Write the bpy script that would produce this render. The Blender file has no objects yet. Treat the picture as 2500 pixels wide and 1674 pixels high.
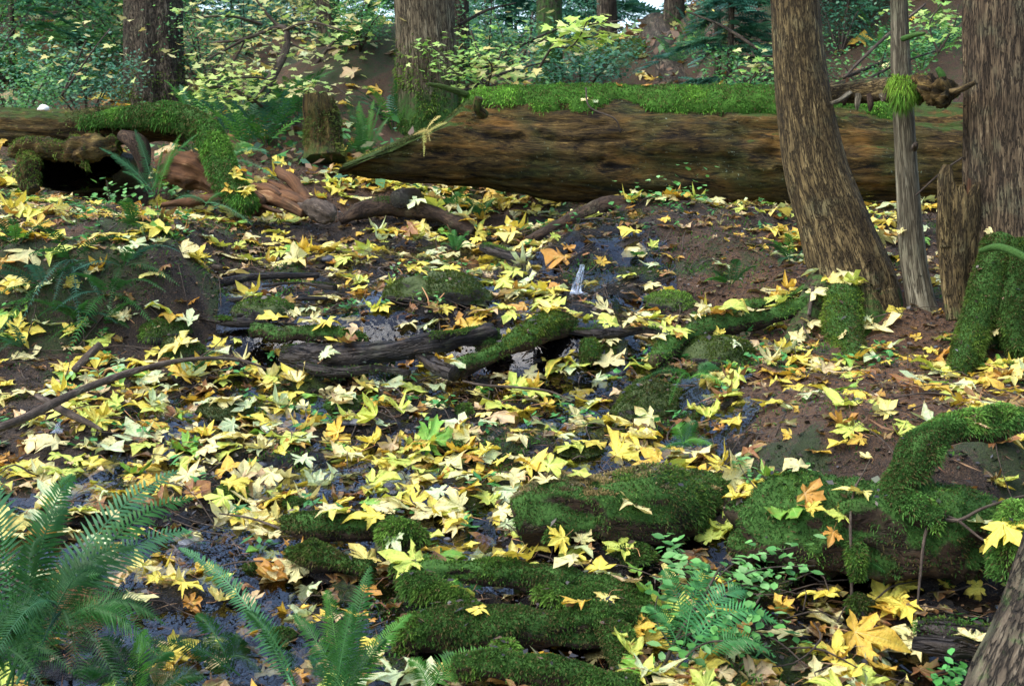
import bpy, math, random
import numpy as np
from mathutils import Vector, Matrix
from mathutils.bvhtree import BVHTree

# ------------------------------------------------------------------ camera, sky, sun, exposure
SC = bpy.context.scene
COL = SC.collection
CAMZ, PITCH, TANH = 1.45, math.radians(6.0), math.tan(math.radians(20.0))
cam = bpy.data.cameras.new('camera'); camo = bpy.data.objects.new('camera', cam); COL.objects.link(camo)
camo.location = (0, 0, CAMZ); camo.rotation_euler = (math.radians(90) - PITCH, 0, 0)
cam.sensor_width = 36; cam.lens = 18 / TANH; cam.clip_start = 0.05; cam.clip_end = 400
cam.dof.use_dof = True; cam.dof.focus_distance = 6.6; cam.dof.aperture_fstop = 8.0
SC.camera = camo
SUN_EL, SUN_AZ = math.radians(58), math.radians(-115)      # azimuth from +Y towards +X
world = bpy.data.worlds.new('World'); SC.world = world; world.use_nodes = True
wn = world.node_tree.nodes; wl = world.node_tree.links
sky = wn.new('ShaderNodeTexSky'); sky.sky_type = 'NISHITA'; sky.sun_disc = False
sky.sun_elevation = SUN_EL; sky.sun_rotation = SUN_AZ; sky.air_density = 1.0; sky.dust_density = 2.0
bg = wn['Background']; bg.inputs[1].default_value = 0.15
wl.new(sky.outputs[0], bg.inputs[0])
sun = bpy.data.lights.new('sun', 'SUN'); suno = bpy.data.objects.new('sun', sun); COL.objects.link(suno)
sun.energy = 1.2; sun.angle = math.radians(65); sun.color = (1.0, 0.97, 0.90)
sd = Vector((math.sin(SUN_AZ) * math.cos(SUN_EL), math.cos(SUN_AZ) * math.cos(SUN_EL), math.sin(SUN_EL)))
suno.rotation_euler = sd.to_track_quat('Z', 'Y').to_euler()
suno.location = (0, 0, 20)
vs = SC.view_settings; vs.view_transform = 'Standard'; vs.look = 'None'; vs.gamma = 1; vs.exposure = 1.85
vs.use_curve_mapping = False
SC.cycles.use_denoising = True; SC.cycles.denoising_input_passes = 'RGB_ALBEDO_NORMAL'; SC.cycles.denoising_prefilter = 'ACCURATE'
SC.cycles.max_bounces = 6; SC.cycles.diffuse_bounces = 3; SC.cycles.glossy_bounces = 2
SC.cycles.transparent_max_bounces = 12; SC.cycles.transmission_bounces = 3

RNG = np.random.default_rng(7); random.seed(7)
R = math.radians

# ------------------------------------------------------------------ numpy noise
_T3 = np.random.default_rng(11).random((64, 64, 64)).astype(np.float32); _T2 = np.random.default_rng(12).random((256, 256)).astype(np.float32)
def _l(a, b, t): return a + (b - a) * t
def noise(p):
    p = np.asarray(p, float); i = np.floor(p); f = p - i; f = f * f * (3 - 2 * f); i = i.astype(np.int64)
    x, y, z = i[..., 0] & 63, i[..., 1] & 63, i[..., 2] & 63; X, Y, Z = (x + 1) & 63, (y + 1) & 63, (z + 1) & 63; u, v, w = f[..., 0], f[..., 1], f[..., 2]
    return _l(_l(_l(_T3[x, y, z], _T3[X, y, z], u), _l(_T3[x, Y, z], _T3[X, Y, z], u), v), _l(_l(_T3[x, y, Z], _T3[X, y, Z], u), _l(_T3[x, Y, Z], _T3[X, Y, Z], u), v), w)
def fbm(p, oc=4, gain=.5):
    p = np.asarray(p, float); a, s, t = 1., 0., 0.
    for k in range(oc):
        s = s + a * noise(p + 17.3 * k); t += a; a *= gain; p = p * 2.03
    return s / t * 2 - 1
def noise2(x, y):
    i = np.floor(x); j = np.floor(y); u = x - i; v = y - j; u = u * u * (3 - 2 * u); v = v * v * (3 - 2 * v)
    i = i.astype(np.int64) & 255; j = j.astype(np.int64) & 255; I = (i + 1) & 255; J = (j + 1) & 255
    return _l(_l(_T2[i, j], _T2[I, j], u), _l(_T2[i, J], _T2[I, J], u), v)
def n2(x, y, f, oc=3, o=0.):
    x = x * f + o * 3.7 + 11.3; y = y * f - o * 2.9 + 57.1; a, s, t = 1., 0., 0.
    for k in range(oc):
        s = s + a * noise2(x, y); t += a; a *= .5; x = x * 2.03 + 9.7; y = y * 2.03 + 3.1
    return s / t * 2 - 1
def sm(a, b, x):
    t = np.clip((x - a) / (b - a), 0, 1); return t * t * (3 - 2 * t)

# ------------------------------------------------------------------ terrain height field
_ys = np.linspace(-12, 130, 7101)
def _table(Y, Z):
    z = np.interp(_ys, Y, Z); k = np.ones(9) / 9
    return np.convolve(np.pad(z, 4, mode='edge'), k, 'valid')
_A = _table([-12, 2, 4, 5.1, 6.4, 6.92, 7.14, 8, 9.3, 10.5, 14, 18, 24, 27, 31, 130],
            [-1.6, -.3, .02, .21, .46, .55, .80, .93, 1.22, 1.38, 2.16, 2.87, 4.0, 4.45, 4.5, 1.0])
_B = _table([-12, 2, 4, 5.1, 6.4, 8, 9.3, 10.5, 14, 18, 24, 27, 31, 130],
            [-1.6, -.3, .02, .21, .47, .93, 1.22, 1.38, 2.16, 2.87, 4.0, 4.45, 4.5, 1.0])
BUMPS = [  # x, y, rx, ry, h
    (.4, 10.5, 1.9, .75, -.17), (-.75, 10.35, .9, .55, -.15),
    (1.15, 8.75, .62, .55, .20), (.95, 9.3, .6, .26, .14), (2.0, 9.2, .7, .5, .10),
    (-.78, 9.75, .55, .28, .13), (-.45, 7.75, .36, .30, .12), (-1.55, 7.6, .30, .25, .07),
    (-2.9, 9.2, .6, .5, .14), (-1.35, 15.2, 1.2, 1.8, .95), (4.2, 18.5, 1.9, 4, 1.8), (2.3, 28, 1.6, 4, -.3), (5.4, 15, 2.0, 4, .9),
    (-.15, 8.9, .35, .5, -.08), (2.05, 7.6, .5, .5, .10), (2.6, 7.0, .5, .55, .10), (.62, 5.85, .35, .28, .05),
    (.36, 8.42, .26, .2, .10), (-.35, 5.0, .34, .2, -.05), (1.35, 4.15, .4, .3, -.05), (-3.0, 10.35, .45, .45, -.30), (-7, 20, 4, 5, .8), (1.55, 17.0, .5, .9, .25)]
def base_h(x, y):
    x = np.asarray(x, float); y = np.asarray(y, float)
    m = sm(-1.7, -1.2, x) * (1 - sm(.45, .8, x))
    yw = y + .10 * np.sin(x * 2.3 + .5) + .04 * np.sin(x * 6.1)
    z = np.interp(yw, _ys, _A) * m + np.interp(y, _ys, _B) * (1 - m)
    bx = sm(.55, 1.15, x + .10 * np.sin(y * 3)) * sm(4.72, 5.22, y + .08 * np.sin(x * 5)) * (1 - sm(5.3, 7.5, y))
    z = z + .31 * bx
    lx = (1 - sm(-2.0, -1.55, x + .1 * np.sin(y * 4))) * sm(6.95, 7.42, y) * (1 - sm(7.7, 9.6, y))
    z = z + .42 * lx
    for (a, b, rx, ry, h) in BUMPS:
        z = z + h * np.exp(-(((x - a) / rx) ** 2 + ((y - b) / ry) ** 2))
    return z
def stream(x, y):
    cx = np.interp(y, [2, 4, 5, 6.3, 7, 8, 9, 9.8, 10.6], [-.1, -.15, -.45, -.5, -.4, -.3, -.15, -.05, 0])
    w = np.interp(y, [2, 4, 4.6, 5, 6.3, 7, 8, 9, 9.8, 10.6], [2.4, 2.2, 2.0, 1.35, 1.4, 1.35, 1.25, 1.0, .5, .3])
    d = np.abs(x - cx) / w + .25 * n2(x, y, 2.2, 3, 5.)
    return (1 - sm(.75, 1.15, d)) * (1 - sm(10.2, 10.9, y)) * (1 - (1 - sm(-1.75, -1.35, x)) * sm(6.5, 6.9, y))
def H(x, y):
    x = np.asarray(x, float); y = np.asarray(y, float)
    s = stream(x, y)
    z = base_h(x, y) + .055 * n2(x, y, 1.3, 3) + (.042 + .022 * s) * n2(x, y, 4.6, 3, 9.) + .030 * n2(x, y, 15., 3, 3.) + .030 * (.35 - np.abs(n2(x, y, 3.1, 3, 13.)))
    return z + np.where(y > 12, .18 * n2(x, y, .5, 3, 31.) * sm(12, 16, y), 0)
def ray(px, py):
    tx = (px - 1250) / 1250 * TANH; ty = (837 - py) / 1250 * TANH
    return np.array([tx, math.cos(PITCH) + ty * math.sin(PITCH), -math.sin(PITCH) + ty * math.cos(PITCH)])
def P(px, py, d):
    r = ray(px, py); return np.array([0, 0, CAMZ]) + r * (d / r[1])
def G(px, py, dmax=40):
    r = ray(px, py); t = np.exp(np.linspace(math.log(2.5), math.log(dmax), 900)); q = t[:, None] * r / r[1]
    z = q[:, 2] + CAMZ; h = H(q[:, 0], q[:, 1]); b = np.nonzero(z < h)[0]
    k = b[0] if len(b) else len(t) - 1
    return np.array([q[k, 0], q[k, 1], float(h[k])])
def ppm(d): return 1250 / (TANH * d)          # photograph pixels per metre at distance d
def gz(x, y): return float(H(np.array([x]), np.array([y]))[0])
def project(p):
    d = p[1] * math.cos(PITCH) - (p[2] - CAMZ) * math.sin(PITCH); u = p[1] * math.sin(PITCH) + (p[2] - CAMZ) * math.cos(PITCH)
    return 1250 + p[0] / d / TANH * 1250, 837 - u / d / TANH * 1250

# ------------------------------------------------------------------ object helpers
ORG = {}
def tag(o, label=None, cat=None, group=None, kind=None):
    if label: o['label'] = label
    if cat: o['category'] = cat
    if group: o['group'] = group
    if kind: o['kind'] = kind
    return o
def thing(name, label, cat, loc, group=None):
    o = bpy.data.objects.new(name, None); COL.objects.link(o); o.empty_display_size = .1
    o.location = Vector(loc); ORG[o.name] = np.array(loc, float)
    return tag(o, label, cat, group)
def mesh(name, V, polys, mat, attrs=None, smooth=True):
    me = bpy.data.meshes.new(name); V = np.asarray(V, np.float32)
    polys = [np.asarray(p, np.int32) for p in polys if len(p)]
    me.vertices.add(len(V)); me.vertices.foreach_set('co', V.ravel())
    idx = np.concatenate([p.ravel() for p in polys]); n = np.concatenate([np.full(len(p), p.shape[1]) for p in polys])
    st = np.concatenate([[0], np.cumsum(n)[:-1]]).astype(np.int32)
    me.loops.add(len(idx)); me.loops.foreach_set('vertex_index', idx)
    me.polygons.add(len(st)); me.polygons.foreach_set('loop_start', st)
    me.update(calc_edges=True)
    if smooth: me.polygons.foreach_set('use_smooth', np.ones(len(st), bool))
    for k, a in (attrs or {}).items():
        a = np.asarray(a, np.float32)
        if a.ndim == 1: me.attributes.new(k, 'FLOAT', 'POINT').data.foreach_set('value', a)
        elif a.shape[1] == 3: me.attributes.new(k, 'FLOAT_VECTOR', 'POINT').data.foreach_set('vector', a.ravel())
        else: me.attributes.new(k, 'FLOAT_COLOR', 'POINT').data.foreach_set('color', a.ravel())
    if mat is not None: me.materials.append(mat)
    return me
def mk(name, V, polys, mat, parent=None, attrs=None, smooth=True, org=None):
    V = np.asarray(V, float)
    if parent is not None: o0 = ORG[parent.name]
    else: o0 = np.array(org) if org is not None else np.array([V[:, 0].mean(), V[:, 1].mean(), V[:, 2].min()])
    me = mesh(name, V - o0, polys, mat, attrs, smooth)
    o = bpy.data.objects.new(name, me); COL.objects.link(o); ORG[o.name] = o0
    if parent is not None: o.parent = parent
    else: o.location = Vector(o0)
    return o
def link(name, me, mat4, parent=None, color=None):
    o = bpy.data.objects.new(name, me); COL.objects.link(o); o.matrix_world = mat4
    if parent is not None: o.parent = parent
    if color is not None: o.color = tuple(color) + (1,)
    return o
class Acc:                                     # collects loose pieces for one mesh
    def __init__(s): s.V = []; s.T = []; s.C = []; s.n = 0
    def add(s, V, T, c):
        s.V.append(V); s.T.append(np.asarray(T) + s.n); s.n += len(V)
        c = np.asarray(c, float); s.C.append(np.broadcast_to(np.append(c, 1) if c.shape == (3,) else c, (len(V), 4)))
    def build(s, name, mat, parent=None, smooth=True, org=None):
        return mk(name, np.concatenate(s.V), [np.concatenate(s.T)], mat, parent, {'col': np.concatenate(s.C)}, smooth, org)

# ------------------------------------------------------------------ materials
MATS = {}
class NT:
    def __init__(s, name):
        s.m = bpy.data.materials.new(name); s.m.use_nodes = True; s.t = s.m.node_tree; s.t.nodes.clear(); MATS[name] = s.m
    def n(s, typ, ins=None, **kw):
        nd = s.t.nodes.new('ShaderNode' + typ)
        for k, v in kw.items(): setattr(nd, k, v)
        for k, v in (ins or {}).items():
            if isinstance(v, bpy.types.NodeSocket): s.t.links.new(v, nd.inputs[k])
            else:
                try: nd.inputs[k].default_value = v
                except Exception: nd.inputs[k].default_value = tuple(v) + (1,)
        return nd
    def out(s, sh): s.t.links.new(sh, s.n('OutputMaterial').inputs[0]); return s.m
    def attr(s, name, sock='Vector'): return s.n('Attribute', attribute_name=name).outputs[sock]
    def noise(s, vec, scale, detail=4, rough=.55, dist=0.): return s.n('TexNoise', {'Vector': vec, 'Scale': scale, 'Detail': detail, 'Roughness': rough, 'Distortion': dist}).outputs['Fac']
    def mapr(s, v, a, b, c=0., d=1.): return s.n('MapRange', {'Value': v, 'From Min': a, 'From Max': b, 'To Min': c, 'To Max': d}).outputs[0]
    def mix(s, f, a, b, mode='MIX'):
        nd = s.n('Mix', data_type='RGBA', blend_type=mode)
        for i, v in ((0, f), (6, a), (7, b)):
            if isinstance(v, bpy.types.NodeSocket): s.t.links.new(v, nd.inputs[i])
            else: nd.inputs[i].default_value = v if i == 0 else tuple(v) + (1,)
        return nd.outputs[2]
    def math(s, op, a, b=0.): return s.n('Math', {0: a, 1: b}, operation=op).outputs[0]
    def scale(s, v, xyz): return s.n('Mapping', {'Vector': v, 'Scale': xyz}).outputs[0]
    def bump(s, h, st, dist=.02): return s.n('Bump', {'Height': h, 'Strength': st, 'Distance': dist}).outputs[0]
    def pbr(s, col, rough=.8, nrm=None, spec=.3, **kw):
        d = {'Base Color': col, 'Roughness': rough, 'Specular IOR Level': spec}; d.update(kw)
        if nrm is not None: d['Normal'] = nrm
        return s.n('BsdfPrincipled', d).outputs[0]

def bark_mat(name, dark, mid, light, stretch=.13, sc=26., moss=(.032, .078, .014), bump=.9, lich=.25, rough=.9, crack=.055):
    t = NT(name); bk = t.attr('bk'); v = t.scale(bk, (1, 1, stretch))
    a = t.noise(v, sc, 7, .7, .15); b = t.noise(bk, 7, 4); c = t.noise(t.scale(bk, (1, 1, .45)), 85, 4, .65)
    col = t.mix(t.mapr(a, .36, .62), dark, mid)
    col = t.mix(t.math('MULTIPLY', t.mapr(a, .54, .72), t.mapr(c, .35, .65)), col, light)
    col = t.mix(t.math('MULTIPLY', t.mapr(b, .52, .68), lich), col, (.16, .18, .10))
    cv = t.scale(bk, (1, 1, stretch * .9)); ck = t.mapr(t.math('ABSOLUTE', t.math('SUBTRACT', t.noise(cv, sc * 1.9, 3, .6, .25), .5)), .0, crack)
    col = t.mix(ck, dark, col)
    m = t.attr('moss', 'Fac'); mm = t.mapr(t.math('ADD', m, t.math('MULTIPLY', t.math('SUBTRACT', t.noise(bk, 22, 5, .7), .5), .9)), .42, .62)
    mc = t.mix(t.noise(bk, 90, 3), [x * .5 for x in moss], [x * 1.7 for x in moss])
    col = t.mix(mm, col, mc); ck = t.math('MAXIMUM', ck, mm)
    h = t.math('ADD', t.math('MULTIPLY', a, .8), t.math('ADD', t.math('MULTIPLY', c, .3), t.math('MULTIPLY', ck, .7)))
    return t.out(t.pbr(col, rough, t.bump(h, bump, .03), .2))
bark_mat('bark_cedar', (.036, .026, .014), (.165, .130, .075), (.35, .30, .19), .10, 34)
bark_mat('bark_young', (.030, .020, .008), (.150, .105, .042), (.32, .24, .110), .15, 36, bump=.9, lich=.2, crack=.07)
bark_mat('bark_fir', (.020, .015, .010), (.105, .080, .052), (.27, .22, .15), .22, 32, bump=1.)
bark_mat('bark_far', (.022, .017, .012), (.090, .068, .045), (.18, .15, .10), .15, 20)
bark_mat('bark_red', (.024, .016, .009), (.118, .082, .045), (.26, .20, .115), .12, 40)
bark_mat('snag_wood', (.055, .045, .028), (.20, .175, .115), (.34, .31, .22), .06, 34, bump=.7, lich=.35)
bark_mat('twig_bark', (.03, .022, .016), (.10, .075, .055), (.2, .17, .14), .2, 60, bump=.3)
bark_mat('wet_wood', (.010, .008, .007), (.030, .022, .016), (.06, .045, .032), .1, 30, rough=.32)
bark_mat('soil_root', (.016, .010, .007), (.055, .034, .020), (.11, .07, .04), .3, 24, bump=.5)

t = NT('rotten_log'); bk = t.attr('bk'); v = t.scale(bk, (1, 1, .22))
a = t.noise(v, 15, 7, .7, 1.1); b = t.noise(t.scale(bk, (1, 1, .45)), 3.2, 4, .6, .4); c = t.noise(t.scale(bk, (1, 1, .3)), 48, 4, .7); e = t.noise(bk, 60, 2)
f2 = t.noise(t.scale(bk, (1, 1, .20)), 46, 7, .72, .9)
col = t.mix(t.mapr(t.math('ADD', t.math('MULTIPLY', a, .55), t.math('MULTIPLY', f2, .45)), .42, .57), (.008, .005, .0025), (.125, .078, .022))
col = t.mix(t.math('MULTIPLY', t.mapr(b, .50, .64), t.mapr(a, .40, .62)), col, (.30, .145, .030))
col = t.mix(t.math('MULTIPLY', t.mapr(f2, .56, .68), t.mapr(c, .42, .6)), col, (.38, .25, .075))
g = t.noise(t.scale(bk, (1, 1, .6)), 2.4, 3, .6, .3)
col = t.mix(t.math('MULTIPLY', t.mapr(g, .46, .62), .8), col, t.mix(t.mapr(f2, .4, .6), (.016, .020, .006), (.075, .085, .022)))
col = t.mix(t.math('MULTIPLY', t.mapr(e, .68, .72), t.mapr(g, .50, .6)), col, (.30, .36, .25))
m = t.attr('moss', 'Fac'); mm = t.mapr(t.math('ADD', m, t.math('MULTIPLY', t.math('SUBTRACT', t.noise(bk, 16, 5, .7), .5), .9)), .42, .62)
col = t.mix(mm, col, (.055, .095, .015))
t.out(t.pbr(col, .85, t.bump(t.math('ADD', a, t.math('ADD', t.math('MULTIPLY', c, .3), f2)), 1., .06), .2))

t = NT('red_rot'); bk = t.attr('bk'); a = t.noise(t.scale(bk, (1, 1, .10)), 30, 6, .65, .6); c = t.noise(bk, 8, 3)
col = t.mix(t.mapr(a, .36, .62), (.032, .015, .008), (.17, .080, .034)); col = t.mix(t.mapr(a, .58, .72), col, (.40, .26, .13)); col = t.mix(t.math('MULTIPLY', t.mapr(c, .45, .62), .8), col, (.05, .032, .018))
t.out(t.pbr(col, .85, t.bump(a, 1., .03), .2))

t = NT('ground'); po = t.n('TexCoord').outputs['Object']; z = t.n('SeparateColor', {0: t.attr('zone', 'Color')})
wet, mos, lit = z.outputs[0], z.outputs[1], z.outputs[2]
n1 = t.noise(po, 9, 6, .65); n3 = t.noise(po, 55, 5, .7); n4 = t.noise(po, 160, 3, .6)
col = t.mix(t.mapr(n1, .35, .65), (.016, .010, .006), (.060, .034, .015))
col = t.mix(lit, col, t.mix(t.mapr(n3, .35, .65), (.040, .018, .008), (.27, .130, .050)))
col = t.mix(t.mapr(n4, .56, .70), col, (.17, .11, .065)); col = t.mix(t.mapr(n4, .44, .34), col, (.010, .008, .006))
wf = t.mapr(t.math('ADD', wet, t.math('MULTIPLY', t.math('SUBTRACT', n1, .5), .8)), .35, .65)
wc = t.mix(t.mapr(n3, .40, .66), (.005, .0045, .005), (.026, .021, .020))
col = t.mix(wf, col, wc)
mf = t.mapr(t.math('ADD', mos, t.math('ADD', t.math('MULTIPLY', t.math('SUBTRACT', n1, .5), 1.1), t.math('MULTIPLY', t.math('SUBTRACT', n3, .5), 1.4))), .48, .72)
col = t.mix(mf, col, t.mix(n3, (.012, .020, .004), (.055, .085, .015)))
ro = t.mapr(wf, 0, 1, .92, .16); ro = t.math('ADD', ro, t.math('MULTIPLY', t.math('SUBTRACT', n3, .4), .35))
t.out(t.pbr(col, ro, t.bump(t.math('ADD', n3, t.math('MULTIPLY', n4, .6)), 1., .06), .5))

t = NT('water'); po = t.n('TexCoord').outputs['Object']
nb = t.bump(t.math('ADD', t.noise(t.scale(po, (1, .45, 1)), 16, 2, .5, .8), t.math('MULTIPLY', t.noise(po, 45, 1), .12)), .5, .02)
fr = t.n('Fresnel', {'IOR': 1.4, 'Normal': nb}).outputs[0]
gl = t.n('BsdfGlossy', {'Color': (.95, .97, 1), 'Roughness': .06, 'Normal': nb}).outputs[0]
tr = t.n('BsdfTransparent', {'Color': (.62, .62, .62)}).outputs[0]
t.out(t.n('MixShader', {0: fr, 1: tr, 2: gl}).outputs[0])
t = NT('falling_water'); uv = t.attr('uvw')
st = t.noise(t.scale(uv, (1, .5, 1)), 70, 3, .6, .4); st2 = t.noise(t.scale(uv, (1, 1.2, 1)), 26, 3, .6, .6)
df = t.pbr((.36, .42, .52), .10, t.bump(st, .8, .02), .6)
t.out(t.n('MixShader', {0: t.math('MULTIPLY', t.mapr(st, .36, .62), t.mapr(st2, .36, .60, .05, .75)), 1: t.n('BsdfTransparent').outputs[0], 2: df}).outputs[0])

def rock_mat(name, a_, b_, mossy=True, rough=.7):
    t = NT(name); po = t.n('TexCoord').outputs['Object']; a = t.noise(po, 9, 6, .65); c = t.noise(po, 60, 4, .7)
    col = t.mix(t.mapr(a, .35, .65), a_, b_); col = t.mix(t.mapr(c, .6, .75), col, [min(1, x * 1.8) for x in b_])
    if mossy:
        m = t.attr('moss', 'Fac'); col = t.mix(t.mapr(t.math('ADD', m, t.math('SUBTRACT', a, .5)), .4, .6), col, t.mix(c, (.018, .030, .006), (.062, .09, .018)))
    return t.out(t.pbr(col, rough, t.bump(t.math('ADD', a, t.math('MULTIPLY', c, .4)), .8, .03), .35))
rock_mat('mossy_rock', (.02, .017, .014), (.06, .052, .045))
rock_mat('pebble', (.05, .052, .06), (.16, .165, .18), False, .3)
rock_mat('wet_stone', (.015, .016, .02), (.055, .058, .068), False, .2)

def leaf_shader(name, src, spots=1.0, trans=.3):
    t = NT(name); po = t.n('TexCoord').outputs['Object']
    base = t.n('ObjectInfo').outputs['Color'] if src == 'object' else t.attr('col', 'Color')
    rnd = t.n('ObjectInfo').outputs['Random'] if src == 'object' else t.attr('col', 'Alpha')
    pv = t.n('VectorMath', {0: po, 1: t.n('CombineXYZ', {0: t.math('MULTIPLY', rnd, 37.), 1: rnd, 2: t.math('MULTIPLY', rnd, 11.)}).outputs[0]}, operation='ADD').outputs[0] if src == 'object' else po
    k = 1. if src == 'object' else 5.
    a = t.noise(pv, 2.2 * k, 4, .6); b = t.noise(pv, 9 * k, 3, .6); e = t.attr('edge', 'Fac')
    col = t.mix(t.mapr(a, .52, .80), base, t.mix(.45, base, (.60, .34, .05)))
    col = t.mix(t.math('MULTIPLY', t.mapr(a, .52, .34), .30), col, (.42, .52, .10))
    col = t.mix(t.math('MULTIPLY', t.math('MULTIPLY', t.mapr(b, .60, .70), t.mapr(e, .35, 1.)), .8 * spots), col, (.20, .085, .025))
    ed = t.math('MULTIPLY', t.mapr(e, .72, 1.), t.mapr(t.noise(pv, 5 * k, 3, .6), .46, .64)); col = t.mix(t.math('MULTIPLY', ed, .75), col, (.30, .135, .03))
    sp = t.mapr(t.noise(pv, 26 * k, 2, .5), .66, .70); col = t.mix(t.math('MULTIPLY', sp, .8), col, (.10, .055, .02))
    vn = t.attr('vein', 'Fac'); col = t.mix(t.math('MULTIPLY', t.mapr(vn, .80, 1.), .45), col, (.80, .72, .42))
    nb = t.bump(t.math('ADD', t.noise(pv, 12 * k, 3), t.math('MULTIPLY', vn, -.6)), .35, .02)
    p = t.pbr(col, .5, nb, .35)
    tr = t.n('BsdfTranslucent', {'Color': t.mix(1., col, (1., .92, .55), 'MULTIPLY'), 'Normal': nb}).outputs[0]
    return t.out(t.n('MixShader', {0: trans, 1: p, 2: tr}).outputs[0])
leaf_shader('fallen_leaf', 'object'); leaf_shader('leaf_litter', 'attr')
def foliage_mat(name, src, trans=.35, rough=.45, var=.5, spec=.4):
    t = NT(name); po = t.n('TexCoord').outputs['Object']
    base = t.n('ObjectInfo').outputs['Color'] if src == 'object' else t.attr('col', 'Color')
    a = t.noise(po, 14, 3); col = t.mix(t.math('MULTIPLY', t.mapr(a, .35, .7), var), base, t.mix(.5, base, (.02, .03, .01)))
    p = t.pbr(col, rough, None, spec); tr = t.n('BsdfTranslucent', {'Color': col}).outputs[0]
    return t.out(t.n('MixShader', {0: trans, 1: p, 2: tr}).outputs[0])
foliage_mat('foliage', 'attr'); foliage_mat('frond', 'object', .30, .5, .5, .2); foliage_mat('moss', 'attr', .3, .8, .3, .1)
foliage_mat('bush_leaf', 'object', .35)
foliage_mat('litter', 'attr', 0., .8, .3, .2); foliage_mat('chips', 'attr', 0., .4, .3, .4)
t = NT('leaf_stem'); t.out(t.pbr((.40, .20, .08), .5))
t = NT('fungus'); t.out(t.pbr((.78, .72, .64), .5, None, .4))

# ------------------------------------------------------------------ tubes, moss, rocks
SUP_V, SUP_P, SUP_N = [], [], 0                # everything leaves can lie on
def support(V, polys):
    global SUP_N
    V = np.asarray(V, float); SUP_V.append(V)
    for p in polys: SUP_P.extend((np.asarray(p) + SUP_N).tolist())
    SUP_N += len(V)
def smooth_path(pts, n):
    p = np.asarray(pts, float); m = len(p)
    if m == 2: return p[0] + (p[1] - p[0]) * np.linspace(0, 1, n)[:, None]
    q = np.vstack([2 * p[0] - p[1], p, 2 * p[-1] - p[-2]]); out = []
    u = np.linspace(0, m - 1, n * 4)
    k = np.minimum(u.astype(int), m - 2); f = (u - k)[:, None]
    a, b, c, d = q[k], q[k + 1], q[k + 2], q[k + 3]
    o = .5 * (2 * b + (c - a) * f + (2 * a - 5 * b + 4 * c - d) * f ** 2 + (3 * b - a - 3 * c + d) * f ** 3)
    L = np.concatenate([[0], np.cumsum(np.linalg.norm(np.diff(o[:, :3], axis=0), axis=1))])
    w = np.linspace(0, L[-1], n); return np.stack([np.interp(w, L, o[:, i]) for i in range(o.shape[1])], 1)
def tube(pts, ns=24, nr=60, disp=None, caps=(True, True)):
    c = smooth_path(pts, nr); pos, r = c[:, :3], np.maximum(c[:, 3], .0005)
    T = np.gradient(pos, axis=0); T /= np.linalg.norm(T, axis=1)[:, None] + 1e-9
    ref = np.array([0, 0, 1.]) if abs(T[0, 2]) < .8 else np.array([0, -1., 0])
    N = np.zeros_like(T); N[0] = ref - T[0] * ref.dot(T[0]); N[0] /= np.linalg.norm(N[0])
    for i in range(1, nr):
        v = N[i - 1] - T[i] * N[i - 1].dot(T[i]); N[i] = v / np.linalg.norm(v)
    B = np.cross(T, N); th = np.linspace(0, 2 * np.pi, ns, endpoint=False)
    s = np.concatenate([[0], np.cumsum(np.linalg.norm(np.diff(pos, axis=0), axis=1))])
    TH, S = np.meshgrid(th, s); RR = np.repeat(r[:, None], ns, 1)
    r0 = r.mean(); bk = np.stack([np.cos(TH) * r0, np.sin(TH) * r0, S], -1)
    if disp is not None: RR = RR + disp(bk, TH, S, RR)
    V = pos[:, None] + RR[..., None] * (np.cos(TH)[..., None] * N[:, None] + np.sin(TH)[..., None] * B[:, None])
    ij = np.arange(nr * ns).reshape(nr, ns); a = ij[:-1]; b = ij[1:]
    Q = np.stack([a, np.roll(a, -1, 1), np.roll(b, -1, 1), b], -1).reshape(-1, 4)
    V = V.reshape(-1, 3); bk = bk.reshape(-1, 3); Tr = []
    for e, row in ((0, ij[0]), (1, ij[-1])):
        if caps[e]:
            k = len(V); V = np.vstack([V, V[row].mean(0)]); bk = np.vstack([bk, bk[row].mean(0)])
            Tr.append(np.stack([np.roll(row, -1) if e == 0 else row, row if e == 0 else np.roll(row, -1), np.full(ns, k)], -1))
    return dict(V=V, P=[Q] + Tr, bk=bk)
def bark_disp(amp=.012, f=14., st=.12, lump=.03, off=0.):
    def d(bk, TH, S, RR):
        q = bk * np.array([f, f, f * st]) + off
        rid = 1 - np.abs(fbm(q, 3)) * 2.2
        return amp * rid + lump * RR * 2 * fbm(bk * np.array([2.5, 2.5, 1.2]) + off + 5, 3)
    return d
def normals(V, polys):
    N = np.zeros_like(V)
    for p in polys:
        p = np.asarray(p); n = np.cross(V[p[:, 1]] - V[p[:, 0]], V[p[:, 2]] - V[p[:, 0]])
        for k in range(p.shape[1]): np.add.at(N, p[:, k], n)
    return N / (np.linalg.norm(N, axis=1)[:, None] + 1e-12)
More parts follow.
